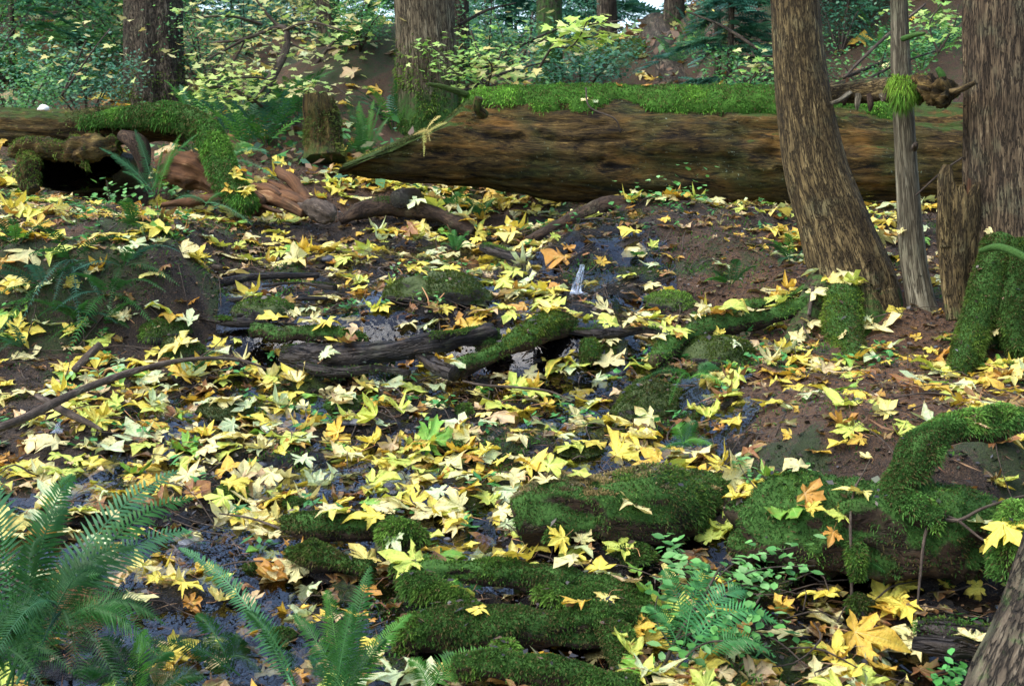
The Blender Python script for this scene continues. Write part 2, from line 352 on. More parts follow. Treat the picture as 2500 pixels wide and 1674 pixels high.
def moss_on(parent, V, polys, count, mask, ln=.02, wd=.003, c0=(.02, .035, .006), c1=(.10, .15, .025), droop=.35, name='moss', seed=1, brown=.12):
    rg = np.random.default_rng(seed); T = []; count = int(count * .82)
    for p in polys:
        p = np.asarray(p); T.append(p[:, :3]);
        if p.shape[1] == 4: T.append(p[:, [0, 2, 3]])
    T = np.concatenate(T); A, B, C = V[T[:, 0]], V[T[:, 1]], V[T[:, 2]]
    n = np.cross(B - A, C - A); ar = np.linalg.norm(n, axis=1); n = n / (ar[:, None] + 1e-12)
    ce = (A + B + C) / 3; w = ar * (np.clip(mask(ce, n), 0, 1) + 1e-6); w /= w.sum()
    i = rg.choice(len(T), count, p=w); u = rg.random((count, 1)); v = rg.random((count, 1)); fl = (u + v) > 1; u = np.where(fl, 1 - u, u); v = np.where(fl, 1 - v, v)
    p = A[i] + u * (B[i] - A[i]) + v * (C[i] - A[i]); nn = n[i]
    cl = fbm(p * 14 + 3, 2)[:, None] * 1.1; pt = fbm(p * 4.5 + seed * 3.1, 3)[:, None]
    d = nn * .8 + rg.normal(0, .55, (count, 3)) + np.array([0, 0, .25]); d /= np.linalg.norm(d, axis=1)[:, None]
    L = ln * rg.uniform(.5, 1.5, (count, 1)) * np.clip(1 + .7 * cl + .7 * pt, .25, 2)
    sd_ = np.cross(d, rg.normal(0, 1, (count, 3))); sd_ /= np.linalg.norm(sd_, axis=1)[:, None] + 1e-9
    W = wd * rg.uniform(.7, 1.3, (count, 1))
    mid = p + d * L * .55; tip = mid + d * L * .45 - np.array([0, 0, 1.]) * L * droop
    b0 = p - nn * .003
    VV = np.stack([b0, mid + sd_ * W * .85, tip, mid - sd_ * W * .85], 1)
    F = np.arange(count * 4).reshape(-1, 4)
    tt = np.clip(rg.random((count, 1)) * .7 + cl * .5 + .15, 0, 1); base = np.array(c0) * (1 - tt) + np.array(c1) * tt
    base = base * np.clip(1 + 1.2 * pt, .4, 1.8) * np.where(pt > .05, [[1.12, 1.04, .9]], [[.92, 1., 1.05]]); br = rg.random((count, 1)) < brown + .22 * sm(.12, .3, -pt); base = np.where(br, np.array([.10, .085, .030]), base)
    cc = np.stack([base * .75, base, base * 1.15, base], 1)
    C4 = np.concatenate([cc, np.ones((count, 4, 1))], 2).reshape(-1, 4)
    o = mk(name, VV.reshape(-1, 3), [F], MATS['moss'], parent, {'col': C4}, False)
    o['kind'] = 'stuff'; return o
def up_mask(a=-.1, b=.5, f=3., th=-.2): return lambda c, n: sm(a, b, n[:, 2]) * sm(th, th + .35, fbm(c * f + 2, 3))

def tree_obj(name, label, cat, pts, mat, ns=48, nr=160, disp=None, group=None, mossfn=None, loc=None, part='trunk', sup=True):
    d = tube(pts, int(ns * .84), int(nr * .84), disp); loc = loc if loc is not None else np.array(pts[0][:3])
    root = thing(name, label, cat, loc, group)
    m = mossfn(d['V'], normals(d['V'], d['P'])) if mossfn else np.zeros(len(d['V']))
    tr = mk(part, d['V'], d['P'], MATS[mat], root, {'bk': d['bk'], 'moss': m})
    if sup: support(d['V'], d['P'])
    return root, tr, d
def part_tube(name, parent, pts, mat, ns=12, nr=24, disp=None, mossv=0., sup=True):
    d = tube(pts, ns, nr, disp); mv = mossv(d['V'], normals(d['V'], d['P'])) if callable(mossv) else np.full(len(d['V']), mossv)
    o = mk(name, d['V'], d['P'], MATS[mat], parent, {'bk': d['bk'], 'moss': mv})
    if sup: support(d['V'], d['P'])
    return o, d
def PX(lst, k=None):                           # [(px, py, depth, radius px)] -> world path
    return [tuple(P(a, b, d)) + (w / ppm(d),) for a, b, d, w in lst]

def blob(center, rx, ry, rz, seed=0, n=3, amp=.18):
    import bmesh
    bm = bmesh.new(); bmesh.ops.create_icosphere(bm, subdivisions=n, radius=1)
    V = np.array([v.co for v in bm.verts]); F = np.array([[v.index for v in f.verts] for f in bm.faces]); bm.free()
    k = 1 + amp * fbm(V * 1.3 + seed * 7.1, 3) * 1.6 + amp * .4 * fbm(V * 4 + seed, 2)
    V = V * k[:, None]; V[:, 2] = np.where(V[:, 2] < -.3, -.3 + (V[:, 2] + .3) * .4, V[:, 2])
    a = seed * 1.7; c, s = math.cos(a), math.sin(a)
    V = V * np.array([rx, ry, rz]); return V + np.array(center), [F]

# ------------------------------------------------------------------ ground sheet and stream
yy = np.concatenate([[-10, -7, -4.5, -2.5, -1, .2, 1.1, 1.8], 2.3 * np.exp(np.arange(0, 366) * .0075), [40, 46, 55, 70, 90, 120]])
uu = np.linspace(-1, 1, 345)
GX = uu[None] * (.55 * np.abs(yy)[:, None] + 2.6); GY = np.repeat(yy[:, None], len(uu), 1)
GZ = H(GX, GY); GV = np.stack([GX, GY, GZ], -1).reshape(-1, 3)
ij = np.arange(GX.size).reshape(GX.shape)
GQ = np.stack([ij[:-1, :-1], ij[:-1, 1:], ij[1:, 1:], ij[1:, :-1]], -1).reshape(-1, 4)
def moss_zone(x, y):
    m = np.zeros_like(x)
    for (a, b, rx, ry, h) in [(-.45, 7.75, .4, .3, .9), (1.35, 8.3, .5, .4, .55), (-1.35, 14.6, 1.1, 1.6, .8), (-2.7, 8.6, 1.1, 1.1, .75), (1.5, 7.6, .5, .4, .6), (-2.2, 7.3, .5, .3, .7), (2.2, 6.9, .5, .4, .5), (-1.55, 7.6, .35, .3, .8), (-1.3, 6.3, .3, .25, .8), (1.0, 5.3, .5, .35, .5), (-3.6, 9.6, .8, .8, .6)]:
        m = np.maximum(m, h * np.exp(-(((x - a) / rx) ** 2 + ((y - b) / ry) ** 2)))
    m = np.maximum(m, .75 * sm(.12, .34, n2(x, y, 2.1, 3, 21.)))
    return np.maximum(m, .48 * sm(11, 13, y))
gx, gy = GV[:, 0], GV[:, 1]; sw = stream(gx, gy)
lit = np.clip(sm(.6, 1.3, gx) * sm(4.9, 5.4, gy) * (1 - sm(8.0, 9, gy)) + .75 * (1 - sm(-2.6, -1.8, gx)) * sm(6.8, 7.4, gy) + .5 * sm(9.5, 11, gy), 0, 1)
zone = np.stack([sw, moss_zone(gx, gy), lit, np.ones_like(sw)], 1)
ground = mk('ground', GV, [GQ], MATS['ground'], None, {'zone': zone}, True, (0, 0, 0)); tag(ground, kind='structure')
support(GV, [GQ])
mk_m = np.where(sw[GQ].mean(1) > .35)[0]
keep = GQ[mk_m][(GY.reshape(-1)[GQ[mk_m][:, 0]] > 2.2)]
ids, inv = np.unique(keep, return_inverse=True)
WV = GV[ids].copy(); wx, wy = WV[:, 0], WV[:, 1]
WV[:, 2] = base_h(wx, wy) + .055 * n2(wx, wy, 1.3, 3) + .013 + .003 * n2(wx, wy, 9, 2, 4.)
water = mk('stream_water', WV, [inv.reshape(-1, 4)], MATS['water'], None, None, True, (0, 0, 0)); tag(water, kind='structure')

def waterfall(label, px, py, h, w, seed):
    rg = np.random.default_rng(seed); b = G(px, py) + [0, -.02, .0]; root = thing('small_waterfall', label, 'waterfall', b, 'little falls on the stream')
    u = np.linspace(0, 1, 26); v = np.linspace(-1, 1, 21); U, Vv = np.meshgrid(u, v, indexing='ij')
    prof_y = np.interp(U, [0, .18, .35, .75, .85, 1], [.10, .02, -.01, -.035, -.05, -.12]); prof_z = np.interp(U, [0, .18, .35, .75, .85, 1], [h + .012, h, h * .8, h * .12, .008, .002])
    wd = w * (.5 + 1.3 * U ** 3 + .5 * fbm(np.stack([U * 4, np.sign(Vv) * 2. + seed, U * 0], -1), 2)); X = Vv * wd + .016 * np.sin(U * 5 + seed)
    rip = .010 * fbm(np.stack([X * 60, U * 2, Vv * 0 + seed], -1), 3)
    for k, (nm, off) in enumerate((('water_sheet', 0.), ('water_sheet', -.008))):
        Pp = np.stack([b[0] + X, b[1] + prof_y + off + rip * (1 + k), b[2] + prof_z + .4 * rip], -1).reshape(-1, 3); g = np.arange(26 * 21).reshape(26, 21)
        mk(nm, Pp, [np.stack([g[:-1, :-1], g[:-1, 1:], g[1:, 1:], g[1:, :-1]], -1).reshape(-1, 4)], MATS['falling_water'], root, {'col': np.tile([0, 0, 0, 1.], (len(Pp), 1)), 'uvw': np.stack([Vv * w + k, U * .12, U * 0], -1).reshape(-1, 3)})
waterfall('small white waterfall dropping over dark root under the big log', 1415, 718, .14, .027, 1)
waterfall('little trickle of white water behind grey branch at left edge', 158, 1050, .045, .014, 2)

# ------------------------------------------------------------------ the great fallen log with its moss mat
DL = 10.35
_lx = [840, 900, 1000, 1150, 1400, 1700, 1900, 2100, 2380, 2520]; _lb = [420, 436, 450, 458, 485, 500, 507, 508, 512, 512]; _lt = [235, 235, 235, 232, 228, 230, 232, 250, 262, 262]
lp = []
for a, b, c in zip(_lx, _lb, _lt): lp.append(tuple(P(a, (b + c) / 2, DL)) + ((b - c) / 2 / ppm(DL),))
def log_disp(bk, TH, S, RR):
    q = bk * np.array([9, 9, 1.3]); r1 = fbm(q, 4); r2 = fbm(bk * np.array([26, 26, 2.6]) + 4, 3); big = fbm(bk * np.array([2.2, 2.2, 1.0]) + 9, 3)
    kx = (S - 3.05) / .16; kt = (np.angle(np.exp(1j * (TH - 1.65)))) / .26; kr = np.sqrt(kx ** 2 + kt ** 2)
    knot = .04 * np.exp(-(kr - .9) ** 2 * 5) - .04 * np.exp(-kr ** 2 * 6)
    r3 = fbm(bk * np.array([34, 34, 2.2]) + 14, 3)
    return .042 * r1 + .026 * r2 + .018 * r3 + .06 * big - .03 * np.clip(1 - np.abs(r1) / .09, 0, 1) + knot
d = tube(lp, 96, 300, log_disp); V = d['V']; V_un = V.copy()
pxs = np.array([project(p)[0] for p in V])
zc = np.interp(pxs, [840, 870, 900, 1000, 1080, 1130, 1150, 1175], [P(0, y, DL)[2] for y in (424, 412, 398, 352, 316, 268, 235, 150)])
zc = zc + .035 * fbm(V * np.array([3, 14, 3]), 3)
V[:, 2] = np.where(V[:, 2] > zc, zc + .12 * (V[:, 2] - zc), V[:, 2]); d['V'] = V
root = thing('fallen_log', 'huge rotten fallen log with thick green moss on top spanning the stream', 'log', lp[0][:3])
nm = normals(V, d['P'])
mo = .38 * sm(.35, .9, nm[:, 2]) + .55 * sm(.2, .9, nm[:, 2]) * (pxs < 1150) + .25 * sm(.0, .7, nm[:, 2]) * sm(1700, 1900, pxs)
biglog = mk('wood', V, d['P'], MATS['rotten_log'], root, {'bk': d['bk'], 'moss': mo})
def moss_mat(parent, path, s0, s1, th0, th1, thick, count, seed, c0, c1, ln, wd, edge=.2, nt=56, nsx=200, r_off=0., droop=.5, name='moss_mat', taper=.12):
    c = smooth_path(path, 200); rg = np.random.default_rng(seed)
    s = np.linspace(s0, s1, nsx); pos = np.stack([np.interp(s, np.linspace(0, 1, 200), c[:, i]) for i in range(4)], 1)
    T = np.gradient(pos[:, :3], axis=0); T /= np.linalg.norm(T, axis=1)[:, None]
    N = np.array([0, 0, 1.]) - T * T[:, 2:3]; N /= np.linalg.norm(N, axis=1)[:, None]; B = np.cross(T, N)
    v = np.linspace(0, 1, nt); S, Vv = np.meshgrid(s, v, indexing='ij')
    L = np.concatenate([[0], np.cumsum(np.linalg.norm(np.diff(pos[:, :3], axis=0), axis=1))])
    e0 = th0 + edge * .6 * fbm(np.stack([L * 3, L * 0 + seed, L * 0], -1), 3); e1 = th1 + edge * fbm(np.stack([L * 2.6, L * 0 + seed + 9, L * 0], -1), 4) * 1.6
    TH = e0[:, None] + (e1 - e0)[:, None] * Vv
    prof = np.clip(np.minimum(Vv, 1 - Vv) / .10, 0, 1) ** .5; end = np.clip(np.minimum(S - s0, s1 - S) / (taper * (s1 - s0) + 1e-6) * 3, 0, 1) ** .5
    dirv = np.cos(TH)[..., None] * N[:, None] + np.sin(TH)[..., None] * B[:, None]
    q = pos[:, None, :3] + dirv * pos[:, 3][:, None, None]
    lumpy = 1 + .55 * fbm(q * 5 + seed, 3) + .35 * fbm(q * 17 + seed, 2)
    off = r_off + thick * prof * end * lumpy - .03 * (1 - prof * end)
    X = (q + dirv * off[..., None]); X[..., 2] -= .35 * thick * sm(.75, 1., Vv) * (end > .3)
    X = X.reshape(-1, 3); g = np.arange(nsx * nt).reshape(nsx, nt)
    Q = np.stack([g[:-1, :-1], g[:-1, 1:], g[1:, 1:], g[1:, :-1]], -1).reshape(-1, 4)
    if np.cross(X[Q[0, 1]] - X[Q[0, 0]], X[Q[0, 2]] - X[Q[0, 0]]).dot(dirv.reshape(-1, 3)[0]) < 0: Q = Q[:, ::-1]
    cc = np.array(c0) * .5 + np.array(c1) * .35; C = np.tile(np.append(cc, 1), (len(X), 1)); C[:, :3] *= (1 + .5 * fbm(X * 20, 3))[:, None]
    o = mk(name, X, [Q], MATS['moss'], parent, {'col': C})
    moss_on(o, X, [Q], count, lambda ce, n: np.ones(len(ce)), ln, wd, c0, c1, droop, 'moss_blades', seed)
    support(X, [Q]); return o
MG0, MG1 = (.020, .070, .009), (.135, .31, .042)
moss_mat(root, lp, .175, .80, -1.2, .86, .042, 50000, 3, MG0, MG1, .024, .0040, .34, 60, 260)
moss_on(root, V, d['P'], 5000, lambda c, n: sm(.3, .7, n[:, 2]) * (c[:, 0] < P(1160, 0, DL)[0]) * sm(-.25, .1, fbm(c * 4, 2)), .022, .004, (.04, .055, .012), (.17, .20, .06), .4, 'moss', 5)
part_tube('branch_stub', root, PX([(1140, 232, 10.2, 9), (1085, 213, 10.1, 6), (1045, 205, 10.05, 3)]), 'rotten_log', 10, 16, bark_disp(.006), .7, False)
part_tube('branch_stub', root, PX([(1180, 280, 9.93, 14), (1165, 262, 9.85, 10), (1170, 238, 9.82, 8)]), 'rotten_log', 10, 12, bark_disp(.01), .5, False)
support(V, d["P"])

def plus(*fs): return lambda *a: sum(f(*a) for f in fs)
def plank(k): return lambda bk, TH, S, RR: -k * RR * np.cos(TH) ** 2
# ------------------------------------------------------------------ left log, mossy arch, hollow and red rot
lq = PX([(-160, 300, 10.3, 48), (0, 312, 10.3, 50), (150, 318, 10.3, 50), (300, 312, 10.28, 48), (400, 312, 10.25, 44), (455, 330, 10.2, 34)])
root, tr, dd = tree_obj('fallen_log', 'low mossy fallen log at the left edge with a dark hollow beneath', 'log', lq, 'rotten_log', 56, 120, log_disp, loc=lq[1][:3], mossfn=lambda v, n: .36 * sm(-.2, .8, n[:, 2]) + .2, part='wood')
moss_on(root, dd['V'], dd['P'], 9000, lambda c, n: sm(.1, .6, n[:, 2]) * sm(-3.3, -2.6, c[:, 0]) * sm(-.3, .1, fbm(c * 4, 2)), .022, .004, (.03, .045, .01), (.13, .17, .04), .4, 'moss', 7)
arch = PX([(200, 300, 10.1, 12), (310, 290, 10.02, 22), (420, 284, 9.92, 29), (495, 318, 9.8, 32), (524, 365, 9.65, 31), (540, 415, 9.5, 31), (565, 462, 9.38, 33), (610, 510, 9.25, 20)])
o, dd = part_tube('arched_root', root, arch, 'soil_root', 28, 70, bark_disp(.015), .8)
moss_on(o, dd['V'], dd['P'], 22000, lambda c, n: sm(-.5, .0, n[:, 2]) + .25 * (n[:, 1] < 0), .026, .0042, (.022, .065, .009), (.11, .27, .04), .5, 'moss', 8)
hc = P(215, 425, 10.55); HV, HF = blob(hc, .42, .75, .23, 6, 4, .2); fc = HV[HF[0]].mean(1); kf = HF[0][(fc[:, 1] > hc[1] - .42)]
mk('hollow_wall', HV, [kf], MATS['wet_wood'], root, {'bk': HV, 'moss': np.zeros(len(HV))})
for k, pp in enumerate(([(30, 372, 10.1, 10), (80, 366, 10.05, 22), (150, 368, 10.02, 20), (215, 362, 10.02, 22), (290, 352, 10.0, 16)], [(60, 380, 10.05, 8), (72, 405, 10.0, 16), (70, 440, 9.95, 14), (80, 470, 9.9, 5)], [(190, 372, 9.98, 8), (204, 392, 9.96, 7), (198, 410, 9.95, 3)])):
    o, dd = part_tube('hanging_bark', root, PX(pp), 'rotten_log', 24, 50, bark_disp(.045, 16, .6, .2, k), .35)
    moss_on(o, dd['V'], dd['P'], 2200, up_mask(-.2, .5, 4, -.3), .02, .0035, (.02, .045, .008), (.11, .18, .03), .6, 'moss', 60 + k)
part_tube('hanging_root', root, PX([(300, 330, 9.98, 14), (335, 350, 9.93, 22), (350, 400, 9.9, 12), (345, 440, 9.9, 5)]), 'soil_root', 14, 24, bark_disp(.02), .3)
rt = PX([(392, 418, 9.9, 20), (430, 410, 9.88, 30), (490, 425, 9.85, 34), (560, 470, 9.8, 26), (640, 505, 9.6, 8)])
tree_obj('rotten_wood_chunk', 'brown rotten wood chunk under the mossy arch of the left log', 'dead wood', rt, 'red_rot', 44, 80, bark_disp(.055, 16, .35, .16), part='wood')
spl = [((600, 452, 9.6), (690, 482, 9.35), 12), ((610, 470, 9.55), (745, 520, 9.25), 15), ((640, 478, 9.5), (770, 505, 9.25), 12), ((660, 445, 9.6), (745, 500, 9.35), 9), ((560, 500, 9.5), (690, 520, 9.25), 10), ((590, 486, 9.5), (640, 492, 9.3), 11), ((400, 500, 9.6), (640, 485, 9.4), 8), ((675, 415, 9.55), (752, 492, 9.35), 6)]
root = thing('splintered_wood', 'splintered red rotten planks lying right of the mossy arch', 'dead wood', P(680, 500, 9.4))
for k, (a, b, w) in enumerate(spl):
    a, b = P(*a), P(*b); m = (a + b) / 2 + [0, 0, .02 + .02 * random.random()]; r = w / ppm(9.45)
    part_tube('splinter', root, [tuple(a) + (r * .4,), tuple(a * .75 + b * .25 + [0, 0, .01]) + (r,), tuple(m) + (r,), tuple(b) + (r * .2,)], 'red_rot', 12, 50, plus(bark_disp(.036, 20, .09, .15, k * 3.), plank(.6)))
e = PX([(740, 503, 9.32, 10), (775, 512, 9.2, 20), (798, 522, 9.12, 20), (812, 530, 9.07, 5)])
tree_obj('knotty_wood', 'knobbly grey end of wood at the tip of the splintered planks', 'dead wood', e, 'twig_bark', 28, 40, bark_disp(.03, 14, .5, .15), part='wood')
e = PX([(1010, 478, 9.9, 20), (985, 482, 9.6, 22), (975, 486, 9.42, 22)])
tree_obj('cut_log_end', 'short dark wet log end pointing out below the tip of the great log', 'log', e, 'wet_wood', 24, 24, bark_disp(.006), part='wood')

# ------------------------------------------------------------------ trunks
def base_moss(z0, hgt, amt=.9): return lambda v, n: amt * (1 - sm(z0, z0 + hgt, v[:, 2]))
def flare(amp, n, decay, ph=0.):
    def f(bk, TH, S, RR): return amp * np.exp(-S / decay) * (.55 + .45 * np.cos(n * TH + ph))
    return f
def trunk(name, label, pxbase, pybase, width, mat, lean=(0., 0.), top=9., d=None, group='trees behind the great log', ns=64, nr=180, amp=.012, f=14, st=.1, taper=.75, mh=.6, ma=.5, fl=.12, off=0.):
    b = G(pxbase, pybase) if d is None else np.append(P(pxbase, pybase, d)[:2], 0)
    if d is not None: b[2] = gz(b[0], b[1])
    r = width / 2 / ppm(b[1]); b = b - [0, 0, .15]
    pts = [tuple(b) + (r,), tuple(b + [lean[0] * .15, lean[1] * .15, top * .15]) + (r * .97,), tuple(b + [lean[0] * .5, lean[1] * .5, top * .5]) + (r * (1 + taper) / 2,), tuple(b + [lean[0], lean[1], top]) + (r * taper,)]
    return tree_obj(name, label, 'tree', pts, mat, ns, nr, plus(bark_disp(amp, f, st, .04, off), flare(fl * r * 2.2, 5, .35, off)), group, base_moss(b[2], mh + .3, ma), sup=False)
TR = {}
TR[1] = trunk('fir_tree', 'thick dark furrowed conifer trunk at upper left behind the mossy log', 378, 250, 128, 'bark_fir', (.1, 0), 8, amp=.035, f=9, st=.16, ma=.3, off=1.)
TR[2] = trunk('cedar_tree', 'broad grey-brown conifer trunk behind the broken tip of the great log', 1052, 312, 138, 'bark_cedar', (-.35, 0), 8, amp=.02, f=16, st=.06, ma=.75, mh=.8, off=2.)
for tt, nn, hh in ((TR[2], 5000, .75), (TR[1], 2500, .5)):
    moss_on(tt[0], tt[2]['V'], tt[2]['P'], nn, lambda c, n: (1 - sm(tt[2]['V'][:, 2].min() + .1, tt[2]['V'][:, 2].min() + hh + .3, c[:, 2])) * sm(-.25, .2, fbm(c * 4, 2)) * (n[:, 1] < .3), .03, .006, (.02, .045, .008), (.10, .18, .03), .4, 'moss', 41)
TR[3] = trunk('hemlock_tree', 'slim brown trunk rising behind the middle of the moss mat', 1342, 212, 60, 'bark_far', (-.05, 0), 8, nr=80, ns=32, ma=.7, mh=3, off=3.)
trunk('hemlock_tree', 'dark thin trunk half hidden directly behind the broad grey-brown trunk', 1124, 190, 40, 'bark_far', (.0, 0), 8, nr=60, ns=24, off=4.)
trunk('hemlock_tree', 'dark trunk far back in the yellow maple leaves at upper left', 805, 105, 52, 'bark_far', (-.2, 0), 9, nr=60, ns=24, off=5.)
trunk('hemlock_tree', 'dark far trunk just left of the bright gap of sky', 1482, 110, 48, 'bark_far', (-.1, 0), 9, nr=60, ns=24, off=6.)
trunk('hemlock_tree', 'far brown trunk at the top just right of the bright gap of sky', 1645, 60, 46, 'bark_far', (.1, 0), 9, nr=60, ns=24, off=7.)
trunk('dead_sapling', 'thin dark dead sapling standing left of the curved trunk', 1752, 208, 15, 'bark_far', (-.06, 0), 5, nr=60, ns=12, amp=.004, off=8.)

ct = PX([(2092, 860, 7.45, 128), (2090, 790, 7.5, 112), (2082, 690, 7.55, 98), (2040, 560, 7.6, 84), (1990, 405, 7.65, 74), (1958, 210, 7.7, 64), (1942, 20, 7.75, 57), (1936, -160, 7.8, 55), (1940, -700, 7.9, 50), (1950, -1500, 8., 40)])
root, tr, dd = tree_obj('curved_tree', 'smooth olive-brown trunk curving up from the right bank in front of the great log', 'tree', ct, 'bark_young', 88, 320, plus(bark_disp(.0065, 26, .12, .03), flare(.05, 4, .22, 1.)), None, lambda v, n: .62 * (1 - sm(.75, 1.35, v[:, 2])), loc=G(2090, 800))
mroot, mdd = part_tube('root', root, PX([(2060, 720, 7.35, 40), (2055, 790, 7.2, 42), (2075, 850, 7.0, 36), (2110, 905, 6.75, 26), (2140, 940, 6.6, 10)]), 'bark_young', 22, 40, bark_disp(.012), .95)
o, dd2 = part_tube('root', root, PX([(2010, 690, 7.5, 34), (1975, 770, 7.4, 30), (1930, 850, 7.2, 20), (1870, 900, 7.0, 10)]), 'soil_root', 18, 40, bark_disp(.02), .5)
o, dd2 = part_tube('root', root, PX([(2140, 720, 7.4, 45), (2165, 790, 7.35, 36), (2190, 840, 7.2, 20)]), 'bark_young', 18, 30, bark_disp(.02), .3)
moss_on(mroot, mdd['V'], mdd['P'], 12000, lambda c, n: np.ones(len(c)), .018, .0032, (.03, .055, .008), (.13, .21, .03), .3, 'moss', 11)

sn = PX([(2262, 830, 7.35, 46), (2254, 770, 7.4, 36), (2244, 715, 7.4, 31), (2226, 600, 7.42, 28), (2212, 400, 7.45, 25), (2203, 230, 7.48, 24), (2196, 60, 7.5, 20), (2192, -120, 7.5, 18), (2192, -500, 7.5, 12)])
root, tr, dd = tree_obj('snag', 'thin pale barkless snag standing between curved trunk and right edge tree', 'snag', sn, 'snag_wood', 40, 200, plus(bark_disp(.009, 22, .05, .07), flare(.045, 6, .12, .6)), None, lambda v, n: .45 * (1 - sm(.75, 1.1, v[:, 2])), loc=G(2255, 800))
part_tube('branch_stub', root, PX([(2205, 95, 7.4, 8), (2235, 85, 7.3, 6), (2258, 82, 7.25, 3)]), 'snag_wood', 8, 12, bark_disp(.004), .7, False)
part_tube('branch_stub', root, PX([(2232, 362, 7.35, 9), (2236, 352, 7.28, 6)]), 'twig_bark', 8, 8, None, .0, False)

rt_ = PX([(2500, 900, 6.9, 150), (2492, 760, 6.95, 130), (2478, 600, 7.0, 112), (2470, 400, 7.05, 106), (2466, 100, 7.1, 104), (2470, -200, 7.15, 100), (2480, -1300, 7.3, 85)])
root, tr, dd = tree_obj('cedar_tree', 'large reddish-brown conifer trunk cut by the right edge of the photo', 'tree', rt_, 'bark_red', 88, 300, plus(bark_disp(.022, 13, .06, .05), flare(.05, 5, .3)), None, lambda v, n: .85 * (1 - sm(.95, 1.25, v[:, 2])), loc=G(2480, 860))
for k, pp in enumerate([[(2450, 590, 6.85, 40), (2420, 690, 6.75, 40), (2385, 790, 6.65, 38), (2350, 880, 6.5, 28), (2325, 925, 6.4, 10)], [(2490, 600, 6.8, 40), (2475, 720, 6.7, 42), (2470, 800, 6.6, 34), (2490, 860, 6.5, 14)]]):
    o, dd = part_tube('root', root, PX(pp), 'bark_red', 24, 50, bark_disp(.012), .97)
    moss_on(o, dd['V'], dd['P'], 20000, lambda c, n: np.ones(len(c)), .016, .003, (.025, .05, .008), (.085, .15, .025), .4, 'moss', 20 + k)
part_tube('branch', root, PX([(2395, 612, 6.7, 7), (2430, 603, 6.6, 9), (2470, 612, 6.5, 9), (2530, 645, 6.4, 8)]), 'bark_red', 10, 24, bark_disp(.004), .9, False)

st_ = PX([(2352, 780, 6.95, 30), (2347, 715, 6.97, 36), (2343, 620, 6.98, 43), (2343, 520, 6.98, 43), (2343, 440, 6.98, 40)])
def jag(hi, seed):
    def f(V, top):
        pass
    return f
dst = tube(st_, 48, 110, bark_disp(.024, 18, .07, .1)); Vs = dst['V']; zt = Vs[:, 2].max()
ang = np.arctan2(Vs[:, 1] - 6.98, Vs[:, 0] - P(2343, 0, 6.98)[0])
cut = .22 * np.abs(fbm(np.stack([np.cos(ang) * 3.4, np.sin(ang) * 3.4, ang * 0 + 2], -1), 4))
Vs[:, 2] = np.where(Vs[:, 2] > zt - cut, zt - cut + .1 * (Vs[:, 2] - zt + cut), Vs[:, 2])
root = thing('broken_stump', 'pale splintered stump beside the mossy root of the right edge tree', 'stump', G(2345, 740))
mk('wood', Vs, dst['P'], MATS['bark_young'], root, {'bk': dst['bk'], 'moss': .42 * (1 - sm(.8, 1.5, Vs[:, 2]))})
part_tube('splinter', root, PX([(2322, 600, 6.95, 20), (2312, 500, 6.93, 17), (2309, 450, 6.93, 13), (2310, 420, 6.94, 10), (2313, 402, 6.94, 2)]), 'bark_young', 20, 60, bark_disp(.016, 25, .05, .12), .2, False)
part_tube('splinter', root, PX([(2372, 560, 6.92, 12), (2368, 490, 6.92, 9), (2366, 436, 6.92, 2)]), 'red_rot', 10, 30, bark_disp(.006, 25, .05), .0, False)

l2 = PX([(1950, 236, 8.2, 16), (2040, 226, 7.95, 20), (2110, 222, 7.7, 22), (2200, 214, 7.36, 23), (2260, 215, 7.2, 22), (2310, 226, 7.05, 22), (2335, 222, 7.0, 13)])
root, tr, dd = tree_obj('perched_log', 'small peeling log propped across the snag above the great log at right', 'log', l2, 'bark_young', 30, 90, bark_disp(.018, 12, .2, .12), None, lambda v, n: .42 * sm(-.3, .6, n[:, 2]), part='wood', sup=False)
part_tube('branch_stub', root, PX([(2310, 226, 6.98, 10), (2345, 218, 6.9, 8), (2380, 201, 6.85, 4)]), 'bark_young', 12, 24, bark_disp(.010), .1, False)
part_tube('branch_stub', root, PX([(2308, 205, 7.05, 9), (2297, 180, 7.05, 8), (2288, 166, 7.05, 5)]), 'snag_wood', 10, 16, bark_disp(.006), .75, False)
part_tube('branch_stub', root, PX([(2070, 205, 7.8, 7), (2068, 190, 7.8, 3)]), 'red_rot', 8, 10, None, 0., False)
part_tube('branch_stub', root, PX([(2075, 228, 7.7, 8), (2050, 245, 7.6, 6), (2030, 252, 7.55, 4)]), 'snag_wood', 8, 10, bark_disp(.005), 0., False)
part_tube('red_rot_end', root, PX([(2225, 214, 7.16, 12), (2265, 220, 7.06, 18), (2300, 226, 7.0, 18), (2325, 228, 6.97, 11)]), 'rotten_log', 36, 60, bark_disp(.05, 30, .8, .15), 0., False)
for k in range(9):
    a = 2075 + k * 24 + random.uniform(-8, 8); h = random.uniform(14, 42); dd_ = np.interp(a, [2040, 2260], [7.85, 7.1])
    part_tube('hanging_bark', root, PX([(a, 232, dd_, 9), (a + random.uniform(-6, 6), 232 + h * .6, dd_ - .03, 7), (a + random.uniform(-8, 8), 232 + h, dd_ - .03, 2)]), 'snag_wood' if k % 2 else 'soil_root', 8, 14, bark_disp(.012), .25, False)
